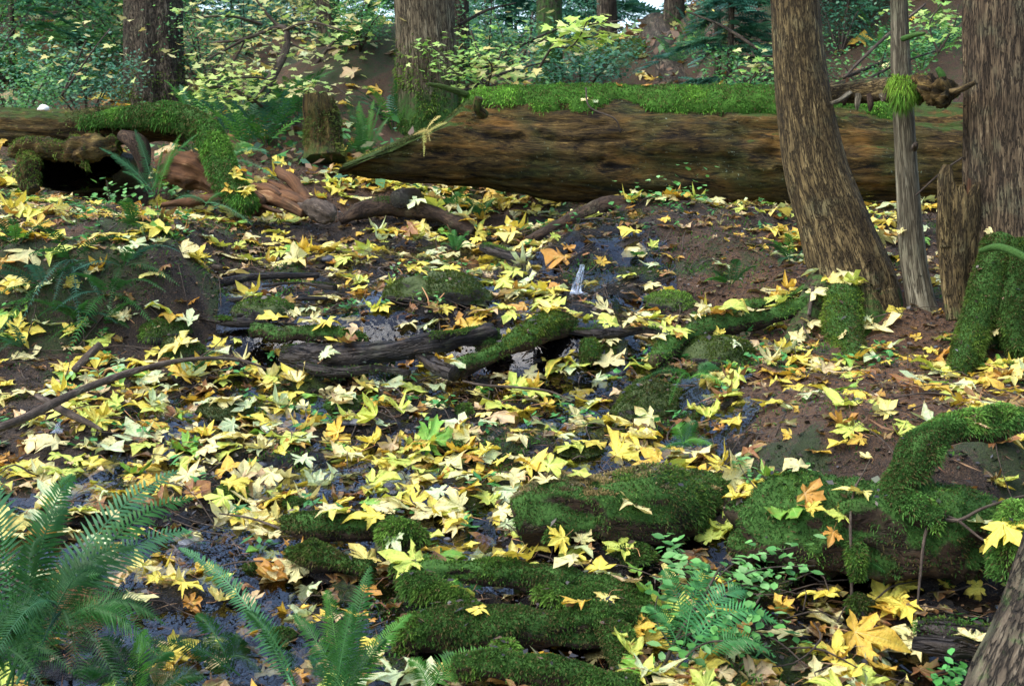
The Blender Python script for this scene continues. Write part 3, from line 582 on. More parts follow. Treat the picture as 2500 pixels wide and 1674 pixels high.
for k, tu in enumerate(([(2185, 200, 7.22, 6), (2210, 206, 7.14, 13), (2238, 204, 7.12, 12), (2262, 194, 7.15, 5)], [(2222, 208, 7.1, 12), (2208, 226, 7.07, 13), (2200, 246, 7.08, 9), (2206, 262, 7.1, 3)], [(2240, 206, 7.1, 9), (2236, 226, 7.08, 8), (2226, 240, 7.1, 3)])):
    o, dd = part_tube('moss_tuft', root, PX(tu), 'soil_root', 14, 24, bark_disp(.012), 1., False)
    moss_on(o, dd['V'], dd['P'], 2600, lambda c, n: np.ones(len(c)), .026, .0026, (.03, .07, .008), (.13, .26, .03), .9, 'moss', 31 + k)

nt_ = [tuple(P(a, b, d)) + (r,) for a, b, d, r in [(2545, 1900, 3.45, .235), (2590, 1674, 3.5, .205), (2655, 1480, 3.55, .190), (2720, 1200, 3.6, .18), (2790, 700, 3.7, .17), (2850, 0, 3.8, .16), (2900, -900, 3.9, .15)]]
tree_obj('near_tree', 'leaning dark ridged trunk in the bottom right corner', 'tree', nt_, 'bark_fir', 88, 260, plus(bark_disp(.022, 15, .12, .05), flare(.04, 5, .2)), None, lambda v, n: .38 * (1 - sm(.4, 1.2, v[:, 2])), sup=False)

# stump among the ferns, log and boulder on the far slope
sp = PX([(792, 395, 11.7, 48), (790, 360, 11.75, 40), (786, 300, 11.8, 36), (780, 262, 11.8, 33), (776, 228, 11.8, 28)])
dst = tube(sp, 40, 60, bark_disp(.03, 10, .12, .1)); Vs = dst['V']; zt = Vs[:, 2].max(); ang = np.arctan2(Vs[:, 1] - 11.8, Vs[:, 0] - P(786, 0, 11.8)[0])
cut = .22 * np.abs(fbm(np.stack([np.cos(ang) * 2, np.sin(ang) * 2, ang * 0 + 5], -1), 3)); Vs[:, 2] = np.where(Vs[:, 2] > zt - cut, zt - cut + .1 * (Vs[:, 2] - zt + cut), Vs[:, 2])
root = thing('rotten_stump', 'ragged olive-brown stump among ferns left of the great log tip', 'stump', G(790, 390)); o = mk('wood', Vs, dst['P'], MATS['rotten_log'], root, {'bk': dst['bk'], 'moss': .25 + .3 * (1 - sm(1.7, 2.1, Vs[:, 2]))})
moss_on(root, Vs, dst['P'], 2500, up_mask(-.6, .4), .025, .005, (.03, .05, .01), (.12, .16, .04), .3, 'moss', 33)
bl = [tuple(P(a, b, d)) + (r,) for a, b, d, r in [(1655, 235, 15.5, .17), (1625, 150, 17, .19), (1612, 105, 18.5, .20), (1600, 72, 20, .20), (1596, 60, 20.6, .10)]]
root, tr, dd = tree_obj('far_log', 'grey log pointing uphill on the far slope below the gap of sky', 'log', bl, 'bark_far', 30, 80, bark_disp(.03, 8), None, lambda v, n: .38 * sm(-.2, .6, n[:, 2]) * sm(16.5, 19, v[:, 1]), part='wood', sup=False)
def boulder(name, label, cat, c, rx, ry, rz, seed, mossn, group=None, mat='mossy_rock', c0=(.016, .044, .007), c1=(.100, .195, .035), ln=.014, wd=.0028, amp=.2, mth=-.45, sub=4, brown=.12, mcov=.9):
    V, F = blob(c, rx, ry, rz, seed, sub, amp); n = normals(V, F); root = thing(name, label, cat, (c[0], c[1], c[2]), group)
    mk('stone' if cat == 'rock' else 'core', V, F, MATS[mat], root, {'moss': mcov * sm(-.4, .4, n[:, 2]), 'bk': V})
    support(V, F)
    if mossn: moss_on(root, V, F, mossn, up_mask(-.5, .3, 4, mth), ln, wd, c0, c1, .3, 'moss', seed + 50, brown)
    return root
c = P(1545, 180, 17.2); boulder('mossy_boulder', 'dark mossy boulder beside the grey log on the far slope', 'rock', c, .45, .5, .42, 2, 2500, ln=.05, wd=.012)

# ------------------------------------------------------------------ roots and mossy wood along the stream
def mossy_wood(name, label, cat, pts, ns=26, nr=70, count=6000, mat='soil_root', seed=1, ln=.014, wd=.0028, c0=(.016, .044, .007), c1=(.100, .205, .035), mask=None, amp=.014, mv=.75, part='wood', brown=.12):
    pts = [(a, b, d * (.966 if d < 5.2 else 1.), w * (.95 if d < 5.2 else 1.)) for a, b, d, w in pts]
    if len(pts) > 3 and amp < .02: pts = [(a + random.uniform(-9, 9), b + random.uniform(-7, 7), d, w * random.uniform(.75, 1.22)) for a, b, d, w in pts]
    root, tr, dd = tree_obj(name, label, cat, PX(pts), mat, ns, nr, bark_disp(amp * 1.8, 11, .4, .22, seed), None, lambda v, n: mv * sm(-.6, .3, n[:, 2]), part=part)
    if count: moss_on(root, dd['V'], dd['P'], count, mask or up_mask(-.6, .1, 4, -.75), ln, wd, c0, c1, .35, 'moss', seed + 70, brown)
    return root, dd
def OG(px, py, up=0., dd=0.):                  # depth of the ground seen at a pixel
    return G(px, py)[1] + dd
mossy_wood('mossy_root', 'arched mossy root over the dripping drop at the stream step', 'root', [(1120, 900, 6.75, 20), (1180, 868, 6.75, 22), (1250, 845, 6.78, 24), (1310, 812, 6.85, 25), (1360, 792, 6.95, 24), (1400, 800, 7.1, 18)], count=9000, seed=2, c1=(.10, .15, .022))
mossy_wood('wet_root', 'long dark wet root along the lip of the stream step', 'root', [(690, 868, 6.9, 18), (800, 868, 6.85, 21), (950, 855, 6.8, 20), (1080, 832, 6.85, 16), (1200, 812, 6.95, 14)], mat='wet_wood', count=3500, seed=3, mask=up_mask(.2, .7, 4, -.1), mv=.3)
mossy_wood('mossy_root', 'short mossy root behind the long wet root at left', 'root', [(615, 812, 7.1, 14), (700, 822, 7.0, 17), (800, 822, 6.98, 15), (890, 830, 6.98, 10)], count=3000, seed=4, mv=.6)
mossy_wood('mossy_stub', 'upright mossy stub left of the arched mossy root', 'stump', [(1195, 855, 6.95, 17), (1192, 830, 6.95, 18), (1190, 808, 6.96, 16)], 20, 24, 2200, seed=5)
mossy_wood('mossy_stub', 'upright mossy stub right of the dripping drop', 'stump', [(1440, 890, 6.85, 14), (1440, 860, 6.86, 16), (1436, 830, 6.88, 11)], 20, 24, 2200, seed=6, c1=(.1, .16, .02))
mossy_wood('wet_branch', 'dark forked wet branch leaning under the long wet root', 'branch', [(1020, 868, 6.75, 9), (1060, 890, 6.65, 11), (1110, 912, 6.55, 10)], mat='wet_wood', count=0, seed=7, mv=.05)
mossy_wood('dark_root', 'dark curved root on the mound below the great log at right', 'root', [(1290, 590, 9.0, 12), (1370, 545, 9.1, 16), (1470, 512, 9.2, 18), (1600, 510, 9.25, 16), (1720, 530, 9.2, 10)], count=2200, seed=8, mask=up_mask(.2, .8, 4, .0), mv=.25)
mossy_wood('dark_root', 'dark root arching over the soil below the great log tip', 'root', [(830, 545, 9.45, 8), (900, 512, 9.5, 15), (1000, 505, 9.5, 17), (1080, 525, 9.45, 15), (1150, 565, 9.35, 10)], count=1500, seed=9, mask=up_mask(.3, .8, 4, .0), mv=.2)
mossy_wood('wet_branch', 'smooth brown branch lying right of the little white waterfall', 'branch', [(1425, 752, 7.7, 9), (1470, 735, 7.75, 14), (1520, 722, 7.85, 11), (1560, 708, 8.0, 4)], mat='twig_bark', count=0, seed=10, mv=.1)
mossy_wood('mossy_root', 'long mossy root running down left from the curved tree', 'root', [(1985, 748, 7.45, 16), (1860, 775, 7.3, 14), (1740, 802, 7.1, 15), (1650, 840, 6.9, 16), (1590, 880, 6.75, 10)], count=5000, seed=11)
mossy_wood('mossy_root', 'thin leaf-covered root above the long mossy root at right', 'root', [(1990, 700, 7.7, 7), (1900, 730, 7.6, 9), (1800, 752, 7.5, 8), (1700, 775, 7.4, 6)], count=1500, seed=12)
for k, (lab, pts) in enumerate([('thin black root crossing the stream above the step at left', [(480, 770, 7.3, 5), (560, 790, 7.2, 8), (640, 785, 7.2, 8), (720, 795, 7.15, 5)]), ('thin dark root dangling below the long wet root', [(720, 885, 6.75, 7), (820, 905, 6.7, 9), (930, 900, 6.7, 7), (1010, 915, 6.65, 4)]),
        ('dark bent root left of the white waterfall', [(1180, 600, 8.7, 5), (1260, 625, 8.5, 9), (1320, 660, 8.3, 10), (1370, 700, 8.1, 6)]), ('dark root running right above the white waterfall', [(1300, 640, 8.6, 6), (1400, 632, 8.5, 10), (1500, 620, 8.55, 8), (1580, 600, 8.7, 4)]), ('black wet stick in the upper stream at centre left', [(640, 700, 7.8, 4), (720, 690, 7.8, 6), (820, 700, 7.7, 4)]), ('crooked dark root at the right of the stream step', [(1390, 805, 6.95, 8), (1480, 808, 6.95, 9), (1560, 800, 7.0, 7), (1620, 815, 6.95, 4)])]):
    mossy_wood('dark_root', lab, 'root', pts, 14, 50, 500, 'wet_wood', 200 + k, mask=up_mask(.4, .9, 4, 0.), mv=.2, amp=.008)
# foreground mossy log and the root mass on the right bank
fl = [(1275, 1262, 5.15, 62), (1340, 1246, 5.13, 72), (1450, 1240, 5.12, 74), (1580, 1238, 5.14, 70), (1700, 1240, 5.2, 60), (1800, 1236, 5.28, 50), (1900, 1220, 5.35, 45)]
root, dd = mossy_wood('mossy_log', 'fat mossy log with brown needles on top beside the lower stream pool', 'log', fl, 48, 140, 26000, seed=13, mask=lambda c, n: sm(-.6, .1, n[:, 2]), c0=(.018, .048, .009), c1=(.115, .21, .04), amp=.028, brown=.14)
moss_on(root, dd['V'], dd['P'], 9000, lambda c, n: sm(.72, .92, n[:, 2]) * sm(-.2, .15, fbm(c * 5, 3)), .016, .0024, (.14, .11, .05), (.30, .24, .11), .2, 'needles', 14, .1)
mossy_wood('mossy_stub', 'small mossy knob at the foot of the fat mossy log', 'stump', [(1355, 1330, 4.95, 20), (1360, 1310, 4.96, 24), (1365, 1292, 4.98, 16)], 20, 24, 2500, seed=14)
BR0, BR1 = (.026, .072, .014), (.145, .31, .06)
mossy_wood('mossy_root', 'thick bright mossy root arching down from the right bank', 'root', [(2500, 1015, 5.1, 18), (2420, 1030, 5.0, 24), (2330, 1050, 4.92, 26), (2262, 1090, 4.86, 29), (2215, 1145, 4.8, 29), (2180, 1190, 4.77, 28), (2215, 1240, 4.72, 27), (2290, 1280, 4.7, 24)], 36, 120, 24000, seed=15, c0=BR0, c1=BR1, ln=.016)
mossy_wood('mossy_root', 'flat mossy root shelf meeting the bright arching root at right', 'root', [(1900, 1215, 5.3, 20), (1990, 1212, 5.15, 26), (2080, 1225, 5.0, 28), (2160, 1230, 4.9, 26)], 30, 70, 9000, seed=16, c0=BR0, c1=BR1)
mossy_wood('mossy_bank', 'heavy dark mossy root mass above the black hollow at right', 'root', [(1820, 1285, 5.1, 36), (1920, 1280, 4.98, 60), (2040, 1282, 4.9, 66), (2150, 1292, 4.85, 72), (2280, 1300, 4.84, 70), (2380, 1320, 4.84, 56), (2420, 1350, 4.84, 30)], 44, 110, 22000, seed=17, c0=(.016, .044, .009), c1=(.095, .205, .042), amp=.05)
mossy_wood('mossy_root', 'dark mossy roots in the crook above the arching root at right edge', 'root', [(2240, 1215, 5.3, 40), (2320, 1190, 5.36, 70), (2410, 1180, 5.36, 84), (2500, 1190, 5.3, 85), (2600, 1200, 5.26, 80)], 40, 70, 14000, seed=18, c0=(.014, .03, .006), c1=(.07, .13, .022), amp=.06)
mossy_wood('mossy_stub', 'bright mossy hump at the right edge above the leaning trunk', 'stump', [(2470, 1420, 4.6, 50), (2475, 1340, 4.6, 60), (2480, 1270, 4.62, 46), (2485, 1230, 4.64, 20)], 36, 50, 10000, seed=19, c0=BR0, c1=BR1)
mossy_wood('mossy_root', 'mossy root stub hanging into the black hollow at right', 'root', [(2090, 1330, 4.72, 12), (2088, 1370, 4.68, 13), (2092, 1420, 4.66, 8)], 16, 24, 1800, seed=20)
# low mossy branches in the foreground stream
mossy_wood('mossy_branch', 'mossy branch lying left in the lower stream pool', 'branch', [(700, 1285, 5.15, 10), (760, 1280, 5.12, 22), (860, 1282, 5.1, 21), (950, 1285, 5.08, 20), (1010, 1300, 5.02, 18)], count=7000, seed=21, c1=(.085, .13, .02))
mossy_wood('mossy_stub', 'mossy lump where a pale leaf stands in the lower pool', 'stump', [(985, 1340, 4.92, 34), (990, 1310, 4.93, 46), (1000, 1285, 4.95, 26)], 26, 36, 5500, seed=22)
mossy_wood('mossy_branch', 'mossy branch just below the one in the lower pool', 'branch', [(705, 1350, 4.95, 12), (760, 1352, 4.92, 20), (820, 1365, 4.88, 20), (900, 1395, 4.8, 14)], count=5000, seed=23, c1=(.085, .13, .02))
mossy_wood('mossy_root', 'long dark mossy root crossing the bottom centre below the pool', 'root', [(960, 1390, 4.78, 12), (1060, 1395, 4.76, 18), (1180, 1402, 4.74, 20), (1320, 1420, 4.7, 24), (1450, 1440, 4.64, 28), (1560, 1480, 4.56, 26), (1640, 1530, 4.46, 16)], 30, 110, 14000, seed=24)
mossy_wood('mossy_stub', 'blunt mossy root end over a black gap at bottom centre', 'root', [(980, 1420, 4.7, 14), (1010, 1430, 4.66, 34), (1070, 1450, 4.6, 38), (1130, 1475, 4.54, 26), (1180, 1500, 4.5, 10)], 28, 60, 8000, seed=25)
mossy_wood('mossy_root', 'mossy root curving under the two upright golden leaves', 'root', [(1300, 1455, 4.62, 18), (1390, 1462, 4.58, 28), (1460, 1470, 4.55, 26), (1520, 1500, 4.48, 14)], 26, 60, 6000, seed=26)
mossy_wood('mossy_root', 'broad mossy root across the bottom of the photo at centre', 'root', [(960, 1560, 4.35, 18), (1060, 1545, 4.35, 36), (1200, 1540, 4.35, 44), (1340, 1535, 4.36, 42), (1460, 1530, 4.38, 38), (1560, 1520, 4.42, 24)], 34, 110, 18000, seed=27)
mossy_wood('mossy_root', 'mossy root fork running down from the broad bottom root', 'root', [(1480, 1530, 4.34, 26), (1510, 1580, 4.26, 28), (1530, 1640, 4.16, 24), (1540, 1700, 4.08, 12)], 24, 50, 6000, seed=28)
mossy_wood('mossy_root', 'lowest mossy root at the bottom edge below centre', 'root', [(1120, 1640, 4.12, 20), (1200, 1625, 4.12, 30), (1290, 1630, 4.1, 30), (1400, 1655, 4.05, 26), (1560, 1680, 4.0, 20)], 28, 80, 9000, seed=29)
mossy_wood('mossy_stub', 'small mossy stub above the lowest root at the bottom', 'stump', [(1240, 1620, 4.18, 22), (1236, 1595, 4.2, 24), (1232, 1572, 4.22, 14)], 20, 24, 2600, seed=30)
mossy_wood('wet_branch', 'black wet stick in the stream beside the leaning trunk', 'branch', [(2230, 1565, 4.3, 10), (2320, 1580, 4.25, 17), (2400, 1590, 4.2, 15)], mat='wet_wood', count=0, seed=31, mv=.05)
mossy_wood('wet_branch', 'dark wet log in the water left of the leaning trunk', 'branch', [(2240, 1535, 4.36, 8), (2330, 1545, 4.32, 16), (2430, 1545, 4.3, 14)], mat='wet_wood', count=900, seed=32, mv=.25)
# ------------------------------------------------------------------ mossy rocks and stones
def rock_at(label, px, py, wpx, hpx, seed, mossn=2500, name='mossy_rock', ry=.8, **kw):
    g = G(px, py + hpx * .35); k = ppm(g[1]); rx = wpx / 2 / k; rz = hpx * .62 / k
    return boulder(name, label, 'rock', g + [0, rx * .4, rz * .12], rx, rx * ry, rz, seed, mossn, 'mossy rocks along the stream' if mossn else None, **kw)
rock_at('big round mossy rock with fern at its right on the right stream bank', 1590, 985, 190, 130, 3, 9000, sub=5, c1=(.07, .11, .018))
rock_at('flat-topped mossy rock under the long mossy root at right', 1755, 865, 190, 95, 4, 8000, sub=5, c1=(.08, .12, .02))
rock_at('low mossy rock left of the centre gravel', 850, 990, 120, 50, 5, 3500)
rock_at('round mossy rock below the left stream bank', 440, 850, 110, 70, 6, 4500)
rock_at('dark mossy rock above the round one at left stream bank', 390, 810, 130, 70, 7, 4000)
rock_at('dark mossy rock behind the root lip at left of the stream', 640, 755, 150, 60, 8, 4000)
rock_at('small mossy rock in the centre gravel', 1130, 1005, 50, 36, 9, 1500)
rock_at('small dark mossy rock just below the centre gravel', 1110, 1088, 75, 40, 10, 2000)
rock_at('green mossy mound among leaves at left centre', 540, 1010, 150, 55, 11, 4500, c0=(.02, .04, .008), c1=(.085, .15, .025))
rock_at('small mossy cushion in leaves left of the lower pool', 560, 1208, 75, 38, 12, 2200)
rock_at('narrow mossy stone upright at left among leaves', 295, 1238, 40, 50, 13, 1500)
rock_at('mossy cushion in the stream right of the lower pool', 1535, 1355, 130, 55, 14, 4000)
rock_at('mossy stone under the drooping bare twig at right', 2105, 1475, 70, 60, 15, 2200, c1=(.1, .16, .025))
rock_at('low mossy stone left of the centre pale leaves', 720, 1235, 55, 28, 16, 1200)
rock_at('mossy mound behind the small waterfall', 1060, 700, 260, 90, 17, 7000, sub=5, ry=.6, c1=(.07, .10, .018))
rock_at('mossy slab below the right bank soil', 1420, 1108, 160, 44, 18, 4000, c1=(.08, .10, .025))
rock_at('tiny mossy stone by the bottom left pool', 610, 1390, 46, 30, 19, 900)
rock_at('mossy stone at bottom centre left of the ferns', 690, 1560, 60, 60, 20, 1500)
rock_at('mossy rock low at left under fern fronds', 395, 1330, 90, 40, 21, 2200)
rock_at('dark mossy rock in the stream above the right hollow', 1640, 740, 130, 60, 22, 3000)
for k, (px, py, w, mat, lab) in enumerate([(455, 1338, 52, 'pebble', 'smooth pale grey stone in the lower left stream'), (1092, 1326, 22, 'pebble', 'round wet pebble in the lower pool'), (868, 1035, 34, 'pebble', 'grey pebble left of the centre gravel'), (845, 1037, 32, 'wet_stone', 'dark pebble touching the grey one left of centre'),
        (1070, 1065, 30, 'wet_stone', 'dark wet stone in the centre gravel'), (1090, 1162, 28, 'pebble', 'bluish grey stone beside an olive leaf at centre'), (1040, 1113, 44, 'pebble', 'pale stone by the olive leaf above centre'), (1385, 1290, 30, 'wet_stone', 'dark stone at the foot of the mossy log'),
        (705, 1025, 30, 'pebble', 'pale pebble among leaves left of centre'), (1268, 1394, 46, 'pebble', 'flat tan stone on the long mossy root'), (950, 1195, 36, 'wet_stone', 'dark flat stone among pale leaves at centre left'), (960, 1208, 24, 'wet_stone', 'small black stone below the dark flat stone'),
        (1505, 920, 40, 'wet_stone', 'dark wet stone right of the stream step'), (640, 1140, 30, 'wet_stone', 'dark wet stone among yellow leaves at left'), (1150, 1040, 24, 'pebble', 'small grey pebble below the centre gravel'), (800, 640, 40, 'wet_stone', 'wet dark stone in the upper stream'), (1400, 1665, 90, 'wet_stone', 'grey wet stone at the very bottom edge')]):
    g = G(px, py); r = w / 2 / ppm(g[1]); V, F = blob(g + [0, 0, r * .15], r, r * .8, r * .6, k + 40, 3, .1)
    o = mk('stone', V, F, MATS[mat], None, None, True); tag(o, lab, 'stone', 'bare stones in the stream'); support(V, F)
V, F = blob(P(105, 266, 10.1), .035, .03, .03, 3, 3, .3); tag(mk('fungus', V, F, MATS['fungus'], None), 'white puffball fungus on top of the low left log', 'fungus')

# ------------------------------------------------------------------ sticks and twigs
def stick(label, pts, mat='twig_bark', name='fallen_branch', ns=10, nr=40, amp=.003, subs=(), cat='branch', mv=.1, group=None):
    q = PX(pts); root, tr, dd = tree_obj(name, label, cat, q, mat, ns, nr, bark_disp(amp, 20, .3, .08), group, lambda v, n: np.full(len(v), mv), part='stem', sup=False)
    for s in subs: part_tube('side_twig', root, PX(s), mat, 6, 16, None, mv, False)
    return root
stick('long pale bare branch rising from the left edge over the leaves', [(-40, 1058, 5.6, 10), (60, 1020, 5.75, 10), (140, 980, 5.9, 10), (230, 940, 6.05, 9), (330, 905, 6.2, 7.5), (430, 882, 6.3, 6), (520, 874, 6.35, 4), (600, 882, 6.4, 3), (650, 900, 6.4, 2)], subs=[[(520, 874, 6.35, 3), (560, 868, 6.4, 2), (610, 890, 6.35, 1.2)], [(480, 877, 6.33, 2.5), (520, 850, 6.4, 1.5), (545, 825, 6.45, 1)]], amp=.004)
stick('brown stick crossing behind the long pale branch at left', [(90, 965, 6.1, 7), (150, 1000, 5.95, 9), (210, 1030, 5.85, 7), (250, 1050, 5.8, 4)])
stick('dark wet branch across the upper stream at left', [(380, 720, 7.6, 8), (450, 712, 7.65, 10), (540, 690, 7.75, 11), (640, 675, 7.85, 8), (780, 672, 7.9, 6)], 'wet_wood')
stick('second dark wet branch just below the upper stream branch', [(420, 738, 7.5, 5), (520, 735, 7.5, 6), (650, 730, 7.55, 6), (800, 728, 7.6, 4)], 'wet_wood')
stick('purple-brown slanting stick at the foot of the left bank', [(180, 905, 6.7, 10), (215, 870, 6.75, 11), (245, 840, 6.8, 8)])
stick('short brown stick among leaves in the upper left stream', [(455, 645, 8.3, 5), (500, 650, 8.25, 7), (540, 655, 8.2, 6)])
stick('bare drooping twig hooked over at right of the black hollow', [(2240, 1475, 4.42, 3), (2248, 1390, 4.45, 3.4), (2260, 1300, 4.5, 3.8), (2285, 1266, 4.52, 4.2), (2340, 1270, 4.5, 4.2), (2400, 1240, 4.5, 4), (2480, 1215, 4.5, 3.5), (2540, 1205, 4.5, 3)], subs=[[(2340, 1270, 4.5, 4), (2290, 1250, 4.55, 2.5), (2255, 1235, 4.6, 1.5)], [(2340, 1270, 4.5, 4), (2390, 1310, 4.45, 3), (2430, 1335, 4.4, 2)]], amp=.001)
stick('thin dark upright twig in front of the right root mass', [(2078, 1480, 4.5, 3.6), (2080, 1380, 4.52, 3.6), (2076, 1280, 4.56, 3), (2085, 1200, 4.62, 2.6), (2110, 1150, 4.68, 2), (2125, 1120, 4.7, 1.4)], amp=.001)
stick('straight brown stick lying below the pool toward the right roots', [(1350, 1360, 4.9, 3), (1420, 1380, 4.82, 4), (1500, 1405, 4.72, 3.5)], amp=.001)
stick('thin curving twig over the leaves below the stream step', [(1130, 930, 6.5, 2.5), (1180, 940, 6.42, 3), (1260, 945, 6.4, 3), (1340, 955, 6.38, 2.5), (1390, 975, 6.3, 2)], amp=.001)
stick('wiry dark twig arching over pale leaves in the lower left stream', [(535, 1253, 5.2, 2), (600, 1262, 5.15, 2.5), (660, 1280, 5.05, 3), (730, 1312, 4.95, 3)], amp=.001)
stick('pale short stick upright at the mound right of the waterfall', [(1855, 700, 7.75, 3), (1975, 770, 7.3, 5), (1985, 700, 7.4, 4)][1:], amp=.001)
stick('thin hair-like twig hanging on the mossy log top', [(1430, 215, 9.85, 2), (1440, 262, 9.78, 2), (1500, 290, 9.75, 2), (1515, 325, 9.78, 1.6)], amp=.0005)
stick('slanting thin dead branch behind curved trunk at upper right', [(2060, 190, 9.5, 3), (2120, 130, 9.6, 4), (2180, 75, 9.7, 4), (2260, 10, 9.8, 3)], amp=.001)
stick('slim stick in front of the great log beside the pale stump', [(2235, 478, 7.3, 2), (2300, 420, 7.25, 2.5), (2360, 378, 7.2, 2)], amp=.0005)
for k, (a, b, dd_, c_, e_, f_, w, lab) in enumerate([(1120, 62, 13, 1260, 8, 13.4, 4, 'dead branch sloping up right of the broad grey-brown trunk'), (1150, 130, 15, 1420, 95, 16, 5, 'long dead branch nearly level behind the slim trunk'), (1170, 175, 14, 1400, 55, 15, 4, 'dead branch crossing behind the slim trunk'), (1130, 225, 13, 1340, 150, 14, 4, 'dead branch rising from the moss mat left of the slim trunk'), (1850, 120, 12, 1680, 30, 12.5, 4, 'bare drooping branch left of curved trunk'), (1860, 140, 12, 1980, 165, 12, 5, 'bare branch stub behind curved trunk'), (2060, 190, 12, 2350, 100, 14, 5, 'dead branch rising right behind the snag'), (2080, 215, 11.5, 2300, 120, 13, 4, 'lower dead branch rising right behind the snag')]):
    stick(lab, [(a, b, dd_, w), ((a + c_) / 2, (b + e_) / 2 - 10, (dd_ + f_) / 2, w * .8), (c_, e_, f_, w * .4)], 'bark_far', 'dead_branch', 8, 24, .002)

# ------------------------------------------------------------------ ferns
def frond_geo(base, tip, arch, w, n, seed, roll=0., narrow=False):
    rg = np.random.default_rng(seed); base = np.asarray(base, float); tip = np.asarray(tip, float)
    mid = (base + tip) / 2 + np.array([0, 0, arch]) + (base - tip) * .08
    t = np.linspace(0, 1, n + 4)[:, None]; C = (1 - t) ** 2 * base + 2 * t * (1 - t) * mid + t ** 2 * tip
    T = np.gradient(C, axis=0); T /= np.linalg.norm(T, axis=1)[:, None]
    S = np.cross(T, np.array([0, 0, 1.])); sl = np.linalg.norm(S, axis=1)[:, None]; S = np.where(sl > .05, S / np.maximum(sl, .05), np.array([1., 0, 0]))
    Nn = np.cross(S, T); sg = -1. if S[len(S) // 2].dot([0, -1, .3]) > 0 else 1.; cr, sr = math.cos(roll), sg * math.sin(roll); S, Nn = S * cr + Nn * sr, Nn * cr - S * sr
    L = np.linalg.norm(np.diff(C, axis=0), axis=1).sum(); sp = L / n
    V, F = [], []; rw = .0022 + .002 * L
    for k in range(len(C)):
        q = 1 - .8 * k / len(C); V += [C[k] - S[k] * rw * q, C[k] + S[k] * rw * q, C[k] + Nn[k] * rw * q * 1.3]
        if k:
            a, b = 3 * (k - 1), 3 * k
            F += [(a, b, b + 2), (a, b + 2, a + 2), (a + 1, a + 2, b + 2), (a + 1, b + 2, b + 1)]
    for k in range(3, len(C)):
        u = k / (len(C) - 1); ln = w * min(1, (u - .02) * 7) * (1 - u ** (2.2 if not narrow else 1.2)) ** .8 + .006
        for s in (-1, 1):
            if rg.random() < .05: continue
            l = ln * rg.uniform(.75, 1.12); d = S[k] * s + T[k] * (.28 + .5 * u) + Nn[k] * rg.normal(.05, .10); d /= np.linalg.norm(d)
            p0 = C[k]; hw = sp * .30; i = len(V); dr = np.array([0, 0, -1.]) * l * rg.uniform(.02, .16)
            V += [p0 - T[k] * hw * .5, p0 + T[k] * hw * .7, p0 + d * l * .45 + T[k] * hw + Nn[k] * .004, p0 + d * l * .45 - T[k] * hw * .6, p0 + d * l + dr + T[k] * hw * .6]
            F += [(i, i + 1, i + 2), (i, i + 2, i + 3), (i + 3, i + 2, i + 4)]
    return np.array(V), np.array(F)
FCOL = [(.03, .13, .03), (.04, .16, .035), (.06, .20, .035), (.04, .15, .06), (.07, .19, .09), (.05, .18, .035)]
fseed = [100]
def add_frond(root, base, tip, arch, w, n=34, col=None, roll=0., narrow=False, name='frond'):
    fseed[0] += 1; V, F = frond_geo(base, tip, arch, w, n, fseed[0], roll, narrow)
    o = mk(name, V, [F], MATS['frond'], root, None, False); c = np.array(col if col is not None else FCOL[fseed[0] % len(FCOL)]) * random.uniform(.8, 1.25); o.color = tuple(c) + (1,)
    return o
def fern(label, base, n, L, w, az=None, elev=(25, 65), col=None, npin=30, name='sword_fern', group=None, arch=.35):
    root = thing(name, label, 'fern', base, group); base = np.asarray(base, float); rg = np.random.default_rng(fseed[0] * 3 + 1)
    for k in range(n):
        a = (k + rg.uniform(-.3, .3)) / n * 2 * math.pi if az is None else R(rg.uniform(*az)); e = R(rg.uniform(*elev)); l = L * rg.uniform(.7, 1.15)
        tip = base + l * np.array([math.cos(a) * math.cos(e), math.sin(a) * math.cos(e), math.sin(e) - .12])
        add_frond(root, base + [.02 * math.cos(a), .02 * math.sin(a), 0], tip, l * arch * rg.uniform(.6, 1.2), w * rg.uniform(.8, 1.15), npin, col[rg.integers(len(col))] if col else None, rg.normal(0, .25))
    return root
def hand_fern(label, bpx, fronds, name='sword_fern', group='sword ferns in the foreground', npin=40, col=None, narrow=False):
    b = P(*bpx); root = thing(name, label, 'fern', b, group)
    for i, f in enumerate(fronds):
        px, py, d, ar, w = f[:5]; add_frond(root, b + np.random.default_rng(i).normal(0, .02, 3), P(px, py, d), ar * .75, w, npin, f[5] if len(f) > 5 else (col[i % len(col)] if col else None), f[6] if len(f) > 6 else .65, narrow)
    return root
DK, MD, TEAL, BRT = (.018, .075, .016), (.032, .125, .024), (.065, .19, .075), (.075, .23, .030)
hand_fern('large sword fern spreading from the bottom left corner', (40, 1660, 3.75), [(430, 1150, 4.3, .30, .085, TEAL), (180, 1160, 4.2, .35, .085, MD), (455, 1295, 4.2, .30, .10, TEAL), (470, 1215, 4.3, .36, .08, MD), (-60, 1250, 3.8, .3, .10, MD), (240, 1400, 3.7, .25, .09, DK), (80, 1330, 3.9, .35, .1, DK), (310, 1480, 3.7, .22, .08, MD), (-80, 1450, 3.5, .2, .1, DK), (160, 1240, 4.0, .35, .09, DK), (330, 1330, 4.0, .3, .09, DK), (-40, 1130, 4.1, .3, .09, TEAL)])
hand_fern('dark sword fern with drooping fronds low at left', (150, 1500, 3.6), [(205, 1720, 3.4, .14, .085, DK), (60, 1720, 3.35, .14, .09, (.014, .055, .03)), (300, 1700, 3.4, .16, .08, DK), (390, 1600, 3.6, .18, .08, MD), (-30, 1640, 3.4, .15, .09, TEAL), (255, 1390, 3.8, .14, .08, DK), (400, 1520, 3.75, .2, .075, MD)])
BRN = (.16, .075, .03)
